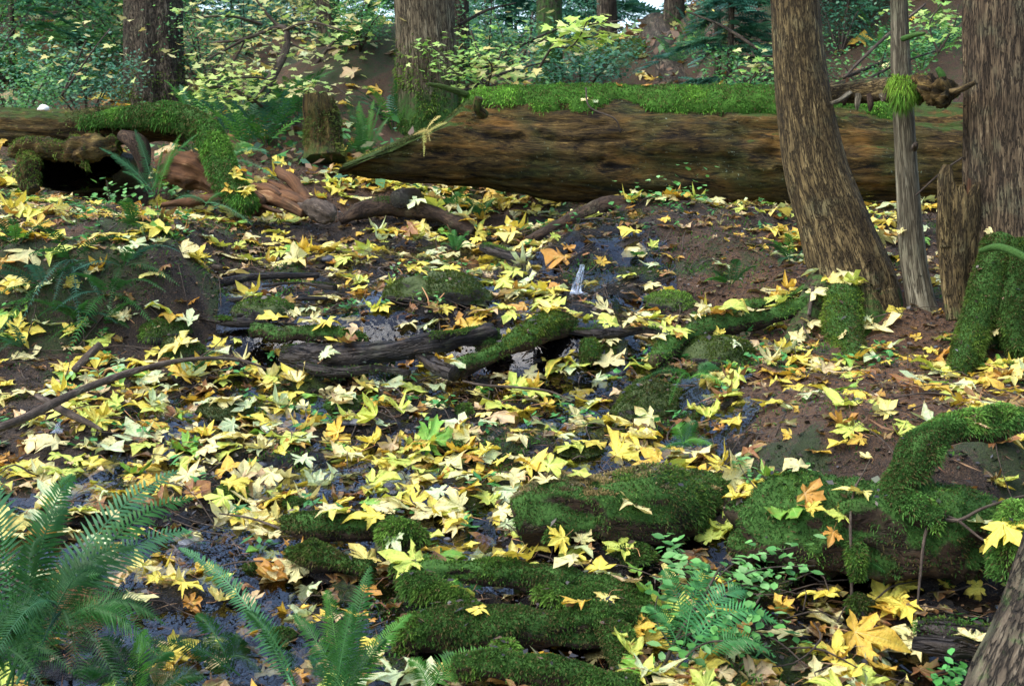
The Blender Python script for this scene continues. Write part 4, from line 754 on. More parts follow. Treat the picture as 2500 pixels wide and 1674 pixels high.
hand_fern('brown withered fern fronds drooping at lower left', (190, 1440, 3.85), [(110, 1580, 3.75, .06, .05, BRN), (250, 1600, 3.75, .06, .05, BRN), (300, 1530, 3.8, .05, .045, (.12, .05, .02)), (170, 1640, 3.7, .05, .05, BRN)], group=None, npin=26)
hand_fern('shaggy fern filling the lowest left corner', (-20, 1600, 3.5), [(120, 1700, 3.3, .12, .08, DK), (60, 1560, 3.5, .16, .08, MD), (180, 1640, 3.4, .15, .075, DK), (-80, 1700, 3.3, .1, .08, MD), (140, 1500, 3.6, .16, .08, DK)])
hand_fern('low dark fern at the bottom edge right of the corner', (330, 1720, 3.6), [(250, 1560, 3.7, .12, .06, DK), (420, 1590, 3.7, .12, .06, MD), (350, 1540, 3.75, .10, .06, BRT), (500, 1650, 3.65, .1, .06, DK), (180, 1640, 3.6, .1, .06, MD)])
hand_fern('single arching bluish frond at bottom left of centre', (720, 1700, 3.85), [(440, 1338, 4.35, .22, .045, TEAL, .9), (600, 1490, 4.0, .12, .04, MD, .5)], npin=60)
hand_fern('upright sword fern at the bottom edge left of centre', (830, 1740, 3.75), [(905, 1385, 4.1, .10, .06, MD, .2), (800, 1440, 4.0, .08, .065, BRT, -.1), (1000, 1500, 4.0, .12, .05, BRT, .2), (720, 1500, 4.0, .10, .055, MD), (860, 1480, 3.9, .06, .07, MD, .1), (940, 1560, 3.85, .1, .06, DK), (760, 1600, 3.8, .08, .07, TEAL)], npin=46)
hand_fern('small bright fern frond reaching right at the bottom', (1050, 1690, 3.95), [(1225, 1585, 4.15, .09, .05, BRT), (1120, 1600, 4.1, .09, .04, MD), (1000, 1610, 4.05, .08, .04, BRT)], npin=30)
hand_fern('low fern on the ground between golden leaf and bluish frond', (560, 1640, 4.0), [(480, 1500, 4.1, .08, .05, MD), (590, 1560, 4.1, .08, .05, DK), (420, 1560, 4.0, .08, .06, MD), (330, 1560, 3.95, .09, .05, DK), (640, 1640, 3.95, .08, .05, DK)])
hand_fern('tiny fern on the blunt mossy root end', (1130, 1480, 4.5), [(1105, 1425, 4.55, .05, .03, BRT), (1190, 1415, 4.6, .05, .022, MD), (1150, 1450, 4.5, .04, .028, BRT)], npin=18, group=None)
hand_fern('small fern on the face of the right root mass', (2090, 1395, 4.62), [(2160, 1395, 4.55, .06, .03, MD), (2120, 1415, 4.5, .05, .025, TEAL), (2085, 1360, 4.6, .04, .02, MD)], npin=18, group=None)
hand_fern('fern with hanging bright frond on the big round mossy rock', (1680, 920, 6.35), [(1635, 985, 6.15, .12, .045, BRT), (1560, 930, 6.3, .10, .03, MD), (1790, 965, 6.2, .14, .035, BRT), (1760, 905, 6.5, .1, .04, MD)], npin=30, group=None)
hand_fern('bright fern at the foot of the right bank soil', (1665, 1090, 5.75), [(1740, 1085, 5.7, .06, .05, BRT), (1650, 1040, 5.85, .07, .05, BRT), (1700, 1030, 5.85, .08, .045, MD), (1610, 1100, 5.7, .07, .04, MD)], npin=24, group=None)
LADY = [(.05, .17, .035), (.06, .20, .04)]
fern('bright feathery fern in the upper stream at centre', G(1112, 618), 11, .16, .035, None, (20, 70), LADY, 18, 'lady_fern')
fern('feathery ferns under the great log near its tip', G(1170, 535), 9, .22, .05, None, (15, 60), LADY, 18, 'lady_fern')
fern('feathery fern under the great log behind the wet log end', G(1110, 508), 8, .22, .05, None, (15, 60), LADY, 18, 'lady_fern')
for k, (px, py, n, L, lab) in enumerate([(175, 640, 7, .45, 'dark drooping fern on the left bank top'), (110, 700, 6, .4, 'dark fern hanging on the left bank face'), (265, 720, 6, .42, 'blue-green fern hanging at the right of the left bank'), (190, 790, 5, .35, 'low fern fronds near the foot of the left bank'), (300, 650, 6, .35, 'dim fern on the left bank beside the upper stream'), (250, 800, 4, .3, 'small fern below the hanging fronds at left')]):
    fern(lab, G(px, py), n, L, .05, (200, 340), (-35, 35), [DK, MD, (.03, .10, .06)], 26, 'sword_fern', 'ferns on the left bank', .3)
hand_fern('bluish fern arching in front of the hollow under the left log', (375, 478, 9.5), [(245, 362, 9.5, .12, .06, TEAL), (330, 318, 9.6, .1, .05, TEAL), (400, 350, 9.5, .1, .06, MD), (440, 330, 9.5, .12, .07, BRT), (480, 330, 9.5, .14, .07, MD), (300, 420, 9.3, .1, .05, TEAL)], group=None)
hand_fern('fern with low bluish fronds below the mossy arch', (500, 500, 9.3), [(615, 548, 9.0, .1, .05, TEAL), (430, 485, 9.3, .1, .05, TEAL), (560, 470, 9.3, .1, .05, MD)], group=None)
hand_fern('fern spreading right behind the mossy arch', (560, 390, 10.4), [(655, 372, 10.3, .12, .05, TEAL), (540, 360, 10.4, .1, .05, MD), (680, 440, 10.0, .12, .05, TEAL), (620, 360, 10.6, .15, .06, BRT)], group=None)
hand_fern('wilted yellow fern draped over the broken log end', (1040, 325, 9.95), [(1075, 285, 9.9, .06, .05, (.55, .46, .16)), (1050, 345, 9.85, .04, .05, (.50, .42, .14)), (1090, 300, 9.9, .05, .05, (.45, .42, .12)), (1010, 330, 9.9, .05, .04, (.5, .4, .12)), (1035, 380, 9.85, .03, .03, (.4, .4, .1))], group=None, npin=16)
fern('tall bright sword fern left of the great log tip', G(890, 392) - [0, 0, .02], 9, .62, .08, (30, 150), (45, 80), [BRT, (.05, .15, .03), MD], 30, 'sword_fern', None, .15)
fern('low fern in front of the ragged stump', G(830, 385), 7, .4, .07, None, (15, 60), None, 26)
bgf = [(560, 335), (620, 318), (690, 330), (650, 360), (730, 300), (60, 225), (150, 235), (20, 190), (230, 225), (900, 90), (840, 130), (960, 320), (1180, 165), (1700, 120), (2150, 150), (2300, 130), (1420, 190), (520, 290), (600, 370)]
names = ['lush sword fern behind the mossy arch', 'lush sword fern right of the thick dark trunk', 'sword fern left of the ragged stump', 'sword fern in front of the ragged stump clump', 'sword fern above the ragged stump', 'dark fern behind the left log by the fungus', 'tall fern behind the left log', 'fern at the far left edge above the log', 'fern at the left foot of the thick dark trunk', 'fern high on the bank behind the broad trunk', 'fern on the brown bank below the vine maple', 'fern at the left foot of the broad trunk', 'dim fern right of the broad trunk', 'fern on the bare far slope', 'dim fern behind the snag', 'dim fern left of the right edge tree', 'bluish fern beside the far mossy boulder', 'fern just right of the thick dark trunk foot', 'low fern behind the mossy arch']
for (px, py), lab in zip(bgf, names):
    g = G(px, py); fern(lab, g, 10, .62 if g[1] < 17 else .8, .085, None, (25, 65), [MD, (.03, .11, .04), BRT, (.03, .10, .06)], 20, 'sword_fern', 'ferns behind the great log')

for k, (px, py, n, L, lab) in enumerate([(40, 600, 6, .34, 'small fern at the left edge above the bank'), (330, 560, 6, .32, 'small fern below the splintered planks at left'), (60, 860, 5, .3, 'dark fern low on the left bank at the edge'), (470, 905, 5, .2, 'tiny fern under the round mossy rock at left'), (1780, 700, 5, .2, 'tiny fern on the dark mound left of the curved trunk'), (1930, 640, 6, .26, 'blue-green fern against the left side of the curved trunk'), (1560, 640, 5, .16, 'tiny fern on the dark mound face')]):
    fern(lab, G(px, py), n, L, .045, (190, 350), (0, 55), [DK, MD, (.04, .13, .06), BRT], 20, 'sword_fern', None, .3)
for (px, py), lab in zip([(480, 330), (700, 275), (130, 190), (330, 215), (1650, 170), (1780, 185), (2250, 175), (1250, 185)], ['lush fern behind the middle of the mossy arch', 'bright fern just above the lush clump left of the stump', 'pale fern half way up the left thicket', 'fern in front of the thick dark trunk foot', 'small fern beside the lower end of the far log', 'small fern below the feathery grey-green conifer', 'fern between snag and right edge tree', 'fern left of the slim trunk foot']):
    fern(lab, G(px, py), 9, .6, .08, None, (25, 65), [MD, (.04, .15, .04), BRT, (.05, .15, .07)], 18, 'sword_fern', 'ferns behind the great log')
# ------------------------------------------------------------------ conifers and maples of the background
def _spray_template(n=6):
    V, F = [], []
    for k in range(n):
        u = (k + .4) / n; c = np.array([u, 0, -.22 * u * u]); l = .50 * (1 - u * .7)
        for g in (-1, 1):
            q = np.array([.68, g * .73, 0]); i = len(V)
            V += [c - [.05, 0, 0], c + [.12, 0, 0], c + q * l - [0, 0, .22 * l]]; F += [(i, i + 1, i + 2)]
    i = len(V); V += [np.array([0, -.012, 0]), np.array([0, .012, 0]), np.array([1.08, 0, -.27])]; F.append((i, i + 1, i + 2))
    return np.array(V), np.array(F)
SPV, SPF = _spray_template()
def conifer(label, base, h, rad, nb, sc, seed, cols, zlo=.04, name='hemlock_sapling', tr=.035, group='young conifers behind the great log', az=None, per=9):
    rg = np.random.default_rng(seed); base = np.asarray(base, float); root = thing(name, label, 'tree', base, group)
    q = tube([tuple(base - [0, 0, .1]) + (tr,), tuple(base + [rg.normal(0, .05), 0, h * .5]) + (tr * .7,), tuple(base + [rg.normal(0, .1), 0, h]) + (tr * .15,)], 10, 24, None)
    mk('trunk', q['V'], q['P'], MATS['bark_far'], root, {'bk': q['bk'], 'moss': np.zeros(len(q['V']))})
    z = zlo + (1 - zlo) * rg.random(nb) ** 1.25; a = rg.uniform(0, 6.283, nb); l = rad * (1 - z * .7) * rg.uniform(.55, 1.15, nb); u = (np.arange(per) + 1) / per
    dr = np.stack([np.cos(a), np.sin(a), a * 0], 1); sdv = np.stack([np.sin(a), -np.cos(a), a * 0], 1)
    Pn = (base + np.stack([a * 0, a * 0, h * z], 1))[:, None] + dr[:, None] * (l[:, None] * u)[..., None]; Pn[..., 2] += l[:, None] * (.15 * u - .45 * u * u)
    Q0 = np.concatenate([(base + np.stack([a * 0, a * 0, h * z], 1))[:, None], Pn[:, :-1]], 1); w = (.008 * (1 - u) + .002)[None, :, None]
    BV = np.stack([Q0 - [0, 0, 1] * w, Q0 + [0, 0, 1] * w, Pn, Q0 - sdv[:, None] * w, Q0 + sdv[:, None] * w, Pn], 2).reshape(-1, 3); BF = np.arange(len(BV)).reshape(-1, 3)
    o = mk('branches', BV, [BF], MATS['litter'], root, {'col': np.tile([.03, .022, .016, 1], (len(BV), 1))}, False); o['kind'] = 'stuff'
    g = np.tile(np.array([-1., 1., 0.]), (nb, per, 1)); m = nb * per * 3
    D = dr[:, None, None] + sdv[:, None, None] * (g * rg.uniform(.5, 1.3, g.shape))[..., None] + rg.normal(0, .15, (nb, per, 3, 3)); D = D.reshape(m, 3); D /= np.linalg.norm(D, axis=1)[:, None]
    U = np.array([0, 0, 1.]) + rg.normal(0, .3, (m, 3)); S = np.cross(U, D); S /= np.linalg.norm(S, axis=1)[:, None]; U = np.cross(D, S)
    sz = sc * rg.uniform(.6, 1.3, m) * np.repeat(np.tile(1.15 - .45 * u, nb), 3); p = np.repeat(Pn.reshape(-1, 3), 3, 0)
    X = p[:, None] + sz[:, None, None] * (SPV[None, :, 0:1] * D[:, None] + SPV[None, :, 1:2] * S[:, None] + SPV[None, :, 2:3] * U[:, None])
    F = (SPF[None] + np.arange(m)[:, None, None] * len(SPV)).reshape(-1, 3)
    cb = np.array(cols)[rg.integers(len(cols), size=nb)]; c = np.repeat(cb, per * 3, 0) * rg.uniform(.6, 1.4, (m, 1)); C = np.repeat(np.concatenate([c, np.ones((m, 1))], 1), len(SPV), 0)
    o = mk('crown', X.reshape(-1, 3), [F], MATS['foliage'], root, {'col': C}, False); o['kind'] = 'stuff'; return root
def bush(label, px, py, d, h, r, n, size, cols, seed, name='understory_shrub'):
    rg = np.random.default_rng(seed); x = P(px, py, d)[0]; base = np.array([x, d, gz(x, d)]); root = thing(name, label, 'shrub', base, 'shrubs behind the great log'); tips = []
    for k in range(7):
        a = rg.uniform(0, 6.28); e = base + [math.cos(a) * r * rg.uniform(.3, .9), math.sin(a) * r * .7, h * rg.uniform(.5, 1.)]; tips.append(e)
        q = tube([tuple(base) + (.010,), tuple((base + e) / 2 + [0, 0, h * .12]) + (.007,), tuple(e) + (.003,)], 5, 10); mk('stem', q['V'], q['P'], MATS['twig_bark'], root, {'bk': q['bk'], 'moss': np.zeros(len(q['V']))})
    t_ = np.array(tips)[rg.integers(7, size=n)]; u = rg.uniform(.35, 1.1, (n, 1)); p = base + (t_ - base) * u + rg.normal(0, 1, (n, 3)) * np.array([.16, .16, .09]) * r
    N_ = np.array([0, -.3, 1.]) + rg.normal(0, .4, (n, 3)); D = rg.normal(0, 1, (n, 3)); D -= N_ * (D * N_).sum(1)[:, None] / (N_ * N_).sum(1)[:, None]; D /= np.linalg.norm(D, axis=1)[:, None]; S = np.cross(N_, D); S /= np.linalg.norm(S, axis=1)[:, None]
    sz = (size * rg.uniform(.6, 1.3, n))[:, None]; X = np.stack([p, p + D * sz * .5 + S * sz * .3, p + D * sz, p + D * sz * .5 - S * sz * .3], 1).reshape(-1, 3)
    c = np.array(cols)[rg.integers(len(cols), size=n)] * rg.uniform(.6, 1.35, (n, 1)); C = np.repeat(np.concatenate([c, np.ones((n, 1))], 1), 4, 0)
    o = mk('foliage', X, [np.arange(4 * n).reshape(-1, 4)], MATS['foliage'], root, {'col': C}, False); o['kind'] = 'stuff'; return root
HG = [(.05, .18, .05), (.06, .21, .055), (.05, .18, .08), (.10, .25, .06), (.05, .20, .11)]
HB = [(.06, .21, .14), (.05, .17, .11), (.08, .24, .13), (.06, .19, .09)]
cl = [(30, 180, 15, 3.4, 1.5, HG, 'dense young conifer at the upper left corner'), (190, 200, 17, 3.6, 1.5, HG, 'young conifer left of the thick dark trunk'), (110, 150, 20, 4.5, 1.9, HB, 'tall young conifer behind those at upper left'), (260, 170, 22, 4.5, 1.8, HG, 'young conifer just behind the thick dark trunk'), (-90, 160, 18, 4.5, 2.0, HG, 'young conifer cut by the left edge'),
      (480, 110, 25, 4.5, 2.0, HB, 'bluish conifer right of the thick dark trunk'), (640, 95, 26, 4.5, 2.0, HB, 'bluish conifer behind the vine maple leaves'), (760, 90, 25, 4, 1.8, HG, 'conifer left of the far dark trunk'), (900, 60, 27, 4, 2.0, HB, 'far conifer left of the broad trunk'), (570, 150, 21, 3, 1.4, HG, 'small conifer under the vine maple'),
      (1190, 105, 24, 4, 1.7, HB, 'dim conifer right of the broad trunk'), (1260, 80, 26, 4.5, 1.9, HB, 'far conifer between broad and slim trunks'), (1390, 120, 23, 3.5, .8, HB, 'dim conifer right of the slim trunk'), (1780, 155, 14, 2.8, .9, HB, 'feathery grey-green conifer left of the curved trunk'), (1830, 120, 20, 4, 1.6, HG, 'conifer half hidden by the curved trunk'),
      (2060, 140, 15, 3.0, 1.3, HB, 'bluish young conifer between curved trunk and snag'), (2120, 110, 18, 3.5, 1.5, HG, 'green young conifer behind the snag'), (2290, 120, 17, 3.2, 1.3, [(.05, .15, .04), (.035, .12, .05)], 'bright young conifer left of the right edge tree'), (2420, 100, 18, 4, 1.6, HG, 'young conifer behind the right edge tree'), (2560, 110, 17, 4, 1.6, HG, 'young conifer beyond the right edge'), (1730, 60, 26, 3.5, 1.0, HB, 'far conifer on the brown slope'), (1330, 60, 27, 5, 1.3, HB, 'tall far conifer behind the slim trunk')]
for k, (px, py, dd_, h, r, c_, lab) in enumerate(cl):
    x = P(px, py, dd_)[0]; conifer(lab, (x, dd_, gz(x, dd_)), h, r, 54 if dd_ < 19 else 40, .19 if dd_ < 19 else .34, 200 + k, c_, per=11 if dd_ < 19 else 9)
for k in range(16):
    x = -15 + k * 2.05 + random.uniform(-.6, .6); y = random.uniform(30, 38)
    if 2.4 < x < 4.6: continue
    lab = ['leftmost', 'second from left', 'third from left', 'fourth from left', 'fifth from left', 'sixth from left', 'seventh from left', 'eighth from left', 'ninth from left', 'tenth from left', 'middle', 'fifth from right', 'fourth from right', 'third from right', 'second from right', 'rightmost'][k]
    conifer('tall conifer on the far crest, ' + lab + ' of the crest row', (x, y, gz(x, y)), 10, 2.6, 40, .7, 400 + k, HB, .0, 'far_conifer', .12, 'conifers along the far crest', per=7)

BG_ = [(.05, .20, .04), (.08, .25, .05), (.04, .17, .06), (.12, .29, .06)]; BT = [(.06, .20, .12), (.07, .22, .11), (.05, .18, .08)]; BY = [(.30, .32, .08), (.42, .40, .14), (.14, .26, .05)]
for k, (px, py, d, h, r, n, c_, lab) in enumerate([(40, 230, 12.5, .7, .8, 900, BG_, 'green shrub behind the left log at the left edge'), (210, 215, 13.5, .8, .8, 900, BT, 'green shrub left of the thick dark trunk foot'), (330, 190, 16, 1.2, 1., 1000, BG_, 'shrub wrapped round the thick dark trunk foot'), (500, 200, 15, 1.1, 1., 1100, BG_, 'green shrub under the vine maple'), (600, 160, 18, 1.5, 1.2, 1100, BT, 'bluish shrub deep behind the vine maple'),
        (460, 130, 20, 1.8, 1.4, 1200, BT, 'tall bluish shrub right of the thick dark trunk'), (740, 130, 20, 1.5, 1.2, 1000, BY, 'yellowish shrub on the brown bank'), (1190, 190, 14, .9, .8, 900, BG_, 'green shrub right of the broad trunk foot'), (1270, 150, 17, 1.3, 1., 900, BT, 'dim bluish shrub left of the slim trunk'), (1420, 160, 16, .8, .8, 700, BT, 'dim shrub right of the slim trunk'), (1450, 90, 22, 1.2, .7, 800, BT, 'far shrub below the gap of sky'),
        (1850, 180, 13, .7, .7, 700, BG_, 'green shrub left behind the curved trunk'), (2050, 130, 14, 1.1, .9, 1000, BT, 'bluish shrub between curved trunk and snag'), (2130, 170, 12.5, .7, .7, 800, BG_, 'low green shrub behind the perched log'), (2300, 110, 14, 1.1, .9, 1000, BG_, 'bright shrub left of the right edge tree'), (120, 110, 21, 2., 1.6, 1200, BG_, 'tall green shrub at the upper left'), (-60, 190, 14, 1.2, 1., 900, BG_, 'shrub cut by the left edge'), (880, 200, 14, .6, .7, 500, BG_, 'low shrub on the mossy bank by the broad trunk')]):
    bush(lab, px, py, d, h, r, int(n * 2.3), .040 if d < 16 else .056, c_, 600 + k)

def ground_cover():
    rg = np.random.default_rng(77); n = 40000; y = np.sqrt(rg.uniform(11. ** 2, 27. ** 2, n)); x = rg.uniform(-1, 1, n) * (.44 * y + .5); k = n2(x, y, .7, 3, 41.) > -.12; x, y = x[k], y[k]; n = len(x)
    p = np.stack([x, y, H(x, y) + rg.uniform(.0, .16, n)], 1); N_ = np.array([0, -.35, 1.]) + rg.normal(0, .5, (n, 3)); D = rg.normal(0, 1, (n, 3)); D -= N_ * (D * N_).sum(1)[:, None] / (N_ * N_).sum(1)[:, None]; D /= np.linalg.norm(D, axis=1)[:, None]; S = np.cross(N_, D); S /= np.linalg.norm(S, axis=1)[:, None]
    sz = (.055 * rg.lognormal(0, .4, n) * (1 + y / 30))[:, None]; X = np.stack([p - D * sz * .4, p + S * sz * .26, p + D * sz * .6, p - S * sz * .26], 1).reshape(-1, 3)
    pal = np.array([(.05, .19, .04), (.07, .23, .05), (.04, .15, .07), (.13, .065, .025), (.20, .24, .06), (.30, .18, .06)]); c = pal[np.where((x > 1.5) & (rg.random(n) < .65), 3, rg.choice(6, n, p=[.24, .2, .12, .24, .1, .1]))] * rg.uniform(.6, 1.3, (n, 1))
    o = mk('ground_cover', X, [np.arange(4 * n).reshape(-1, 4)], MATS['foliage'], None, {'col': np.repeat(np.concatenate([c, np.ones((n, 1))], 1), 4, 0)}, False, (0, 0, 0)); tag(o, 'low green plants and litter covering the slope beyond the great log', 'ground cover', None, 'stuff')
ground_cover()
LEAF5 = np.array([[0, 0], [.30, -.08], [.48, .10], [.30, .20], [.55, .48], [.24, .46], [0, 1.], [-.24, .46], [-.55, .48], [-.30, .20], [-.48, .10], [-.30, -.08]])
def small_leaf_mesh(name, mat, fold=.12):
    V = np.array([[p[0], p[1] - .35, fold * abs(p[0]) - .1 * p[1] ** 2] for p in LEAF5] + [[0, 0, .0]]); n = len(LEAF5)
    return mesh(name, V, [np.array([(i, (i + 1) % n, n) for i in range(n)])], MATS[mat], None, False)
SLM = small_leaf_mesh('vine_maple_leaf', 'bush_leaf')
def orient(p, nrm, yaw, s):
    z = Vector(nrm).normalized(); q = Vector((0, 0, 1)).rotation_difference(z).to_matrix().to_4x4()
    return Matrix.Translation(Vector(p)) @ q @ Matrix.Rotation(yaw, 4, 'Z') @ Matrix.Diagonal((s, s, s, 1))
YL = [(.52, .52, .18), (.58, .54, .22), (.44, .52, .15), (.52, .44, .13), (.34, .48, .11), (.28, .42, .09)]; GL = [(.25, .45, .08), (.32, .52, .10), (.42, .55, .14), (.18, .36, .06)]
def maple(label, stems, nleaf, spread, size, cols, seed, name='vine_maple', cat='shrub', group='vine maples behind the great log', r0=6):
    q = [PX(s) for s in stems]; base = np.array(q[0][0][:3]); root = thing(name, label, cat, base, group); rg = np.random.default_rng(seed)
    for s in q: part_tube('stem', root, s, 'twig_bark', 8, 24, None, .2, False)
    cs = [smooth_path(s, 40) for s in q]
    for k in range(nleaf):
        c = cs[rg.integers(len(cs))]; p = c[rg.integers(12, 40), :3] + rg.normal(0, 1, 3) * np.array([spread, spread, spread * .4])
        o = link('leaf', SLM, orient(p - base, (rg.normal(0, .35), rg.normal(-.25, .3), 1), rg.uniform(0, 6.28), size * rg.uniform(.7, 1.25)), None, np.array(cols[rg.integers(len(cols))]) * rg.uniform(.75, 1.15)); o.parent = root
    return root
maple('vine maple with dark arching stem and pale yellow leaves at upper left', [[(640, 262, 12.5, 16), (650, 215, 12.6, 13), (695, 130, 12.8, 10), (700, 80, 12.9, 8), (680, 66, 13, 6), (600, 95, 13, 4), (520, 105, 13, 3)], [(690, 75, 12.9, 5), (760, 55, 12.8, 3), (850, 80, 12.7, 2)], [(600, 95, 13, 4), (545, 125, 12.8, 3), (500, 150, 12.6, 2)], [(680, 66, 13, 5), (640, 20, 13, 3), (600, -40, 13, 2)], [(640, 60, 12.9, 4), (560, 40, 12.7, 3), (470, 45, 12.6, 2)], [(600, 95, 13, 3), (570, 150, 12.9, 2), (530, 185, 12.8, 1.5)], [(690, 100, 12.9, 4), (740, 120, 12.8, 2), (800, 150, 12.7, 1.5)]], 295, .22, .075, YL, 1)
maple('low lime-green vine maple branches left of the ragged stump', [[(620, 250, 12, 5), (560, 215, 11.9, 4), (490, 215, 11.8, 2)], [(620, 250, 12, 4), (650, 195, 12, 3), (560, 190, 11.8, 2)], [(640, 260, 12, 4), (600, 235, 11.8, 2), (530, 240, 11.7, 2)]], 170, .14, .07, [(.42, .55, .12), (.5, .58, .16), (.35, .5, .1)], 2)
maple('pale yellow maple sprig above the ragged stump', [[(780, 250, 11.9, 3), (750, 225, 11.9, 2), (720, 215, 11.8, 1.5)], [(790, 250, 11.9, 3), (810, 210, 12, 2), (850, 235, 12, 1.5)]], 70, .12, .06, YL, 3)
maple('tall vine maple with yellow leaves at the top left of the broad trunk', [[(720, 230, 14, 5), (800, 120, 14, 4), (880, 30, 14, 3), (930, -40, 14, 2)], [(800, 120, 14, 4), (860, 110, 13.9, 2), (930, 100, 13.8, 2)], [(820, 90, 14, 3), (780, 20, 14, 2), (740, -30, 14, 2)]], 200, .35, .085, YL, 4)
maple('yellow-green vine maple sprig in front of the slim trunk', [[(1308, 180, 10.9, 3), (1360, 100, 10.7, 3), (1420, 65, 10.6, 2), (1520, 50, 10.5, 1.5)], [(1360, 100, 10.7, 2.5), (1450, 90, 10.5, 2), (1515, 75, 10.4, 1.5)], [(1350, 115, 10.7, 2.5), (1400, 110, 10.5, 2), (1440, 40, 10.4, 1.5)]], 85, .09, .10, [(.50, .66, .12), (.42, .60, .10), (.60, .66, .22)], 5)
maple('green huckleberry bush in front of the broad trunk', [[(1180, 215, 10.9, 3), (1120, 165, 10.8, 3), (1050, 110, 10.7, 2)], [(1180, 215, 10.9, 3), (1170, 140, 10.9, 2), (1150, 75, 10.9, 1.5)], [(1180, 215, 10.9, 3), (1215, 150, 10.8, 2), (1230, 115, 10.8, 1.5)], [(1190, 215, 10.9, 3), (1130, 190, 10.7, 2), (1070, 140, 10.6, 1.5)]], 280, .12, .05, GL, 6, 'huckleberry_bush', 'shrub', None)
maple('pale maple leaves hanging right of the green huckleberry', [[(1190, 215, 10.8, 2.5), (1200, 160, 10.6, 2), (1160, 125, 10.5, 1.5)], [(1200, 165, 10.6, 2), (1250, 165, 10.5, 1.5), (1270, 185, 10.4, 1)]], 60, .10, .075, YL, 7)
maple('green sprigs at the top behind the snag', [[(2290, 130, 11, 3), (2270, 60, 11, 2), (2300, 10, 11, 2)], [(2290, 130, 11, 3), (2330, 60, 11, 2), (2340, 10, 11, 1.5)]], 150, .2, .06, GL, 8)
maple('small leafy seedling on the slope left of the curved trunk', [[(1830, 205, 11.5, 2), (1850, 160, 11.5, 2), (1835, 125, 11.5, 1.5)], [(1840, 190, 11.5, 2), (1870, 155, 11.4, 1.5)]], 40, .10, .07, GL + YL[:2], 9)
maple('scattered yellow leaves on thin stems at far left', [[(150, 235, 12.5, 3), (180, 170, 12.5, 2), (210, 100, 12.4, 2)], [(150, 235, 12.5, 3), (230, 120, 12.5, 2), (270, 70, 12.6, 1.5)]], 55, .3, .075, YL, 10)
maple('bushy yellow maple behind the thick dark trunk at left', [[(440, 235, 16.5, 4), (470, 120, 16.5, 3), (500, 20, 16.6, 2)], [(440, 235, 16.5, 4), (430, 100, 16.4, 3), (440, -10, 16.4, 2)]], 170, .45, .09, YL, 11)
maple('sparse dim yellow shrub between broad and slim trunks', [[(1240, 200, 15, 3), (1230, 100, 15, 2), (1200, 20, 15, 2)], [(1240, 200, 15, 3), (1290, 110, 15, 2), (1300, 30, 15, 2)]], 90, .35, .08, YL[:2] + GL[:2], 12)

# ------------------------------------------------------------------ small leafy plants near the stream
OV = mesh('oval_leaflet', np.array([[0, 0, 0], [.26, .3, .05], [.28, .6, .06], [0, 1, 0], [-.28, .6, .06], [-.26, .3, .05], [0, .5, -.02]]), [np.array([(0, 1, 6), (1, 2, 6), (2, 3, 6), (3, 4, 6), (4, 5, 6), (5, 0, 6)])], MATS['bush_leaf'], None, False)
def leafy(label, stems, nleaf, size, cols, seed, name, spread=.02, cat='shrub'):
    q = [PX(s) for s in stems]; base = np.array(q[0][0][:3]); root = thing(name, label, cat, base); rg = np.random.default_rng(seed)
    for s in q:
        d = tube(s, 6, 20); mk('stem', d['V'], d['P'], MATS['twig_bark'] if name != 'seedling' else MATS['leaf_stem'], root, {'bk': d['bk'], 'moss': np.full(len(d['V']), .4)})
    cs = [smooth_path(s, 40) for s in q]
    for k in range(nleaf):
        c = cs[k % len(cs)]; i = rg.integers(10, 40); p = c[i, :3] + rg.normal(0, spread, 3); T = c[min(i + 1, 39), :3] - c[i - 1, :3]; side = np.array([T[1], -T[0], 0]) * (1 if k % 2 else -1)
        yaw = math.atan2(side[1], side[0]) - math.pi / 2 + rg.normal(0, .5)
        o = link('leaflet', OV, orient(p - base, (rg.normal(0, .3), rg.normal(-.15, .3), 1), yaw, size * rg.uniform(.7, 1.2)), None, np.array(cols[rg.integers(len(cols))]) * rg.uniform(.75, 1.2)); o.parent = root
    return root
SG = [(.10, .30, .06), (.16, .40, .10), (.07, .24, .05), (.22, .44, .14)]
leafy('leafy green huckleberry shrub at lower right in front of mossy roots', [[(1590, 1700, 3.95, 5), (1650, 1560, 4.05, 5), (1720, 1450, 4.15, 4), (1760, 1380, 4.2, 3)], [(1650, 1560, 4.05, 4), (1760, 1520, 4.1, 3), (1860, 1510, 4.1, 2)], [(1690, 1490, 4.1, 4), (1800, 1430, 4.2, 3), (1900, 1440, 4.2, 2)], [(1720, 1450, 4.15, 3), (1850, 1390, 4.25, 2), (1990, 1380, 4.3, 1.5)], [(1600, 1690, 3.95, 4), (1720, 1570, 4.0, 3), (1880, 1580, 4.05, 2)], [(1640, 1580, 4.05, 3), (1600, 1500, 4.1, 2), (1620, 1400, 4.2, 1.5)], [(1720, 1450, 4.2, 3), (1680, 1370, 4.3, 2), (1650, 1330, 4.4, 1.5)], [(1700, 1470, 4.2, 3), (1800, 1370, 4.35, 2), (1940, 1335, 4.45, 1.5)]], 290, .042, SG, 1, 'huckleberry_shrub', .03)
hand_fern('feathery bright green fern inside the lower right shrub', (1680, 1600, 4.05), [(1900, 1520, 4.15, .22, .07, (.06, .24, .07)), (1620, 1390, 4.2, .12, .06, (.06, .22, .06)), (1820, 1440, 4.2, .2, .07, (.07, .26, .09)), (1890, 1600, 4.05, .16, .06, (.05, .20, .05)), (1730, 1380, 4.25, .12, .05, (.06, .22, .06)), (1580, 1480, 4.1, .1, .05, (.06, .22, .06))], 'lady_fern', None, 26)
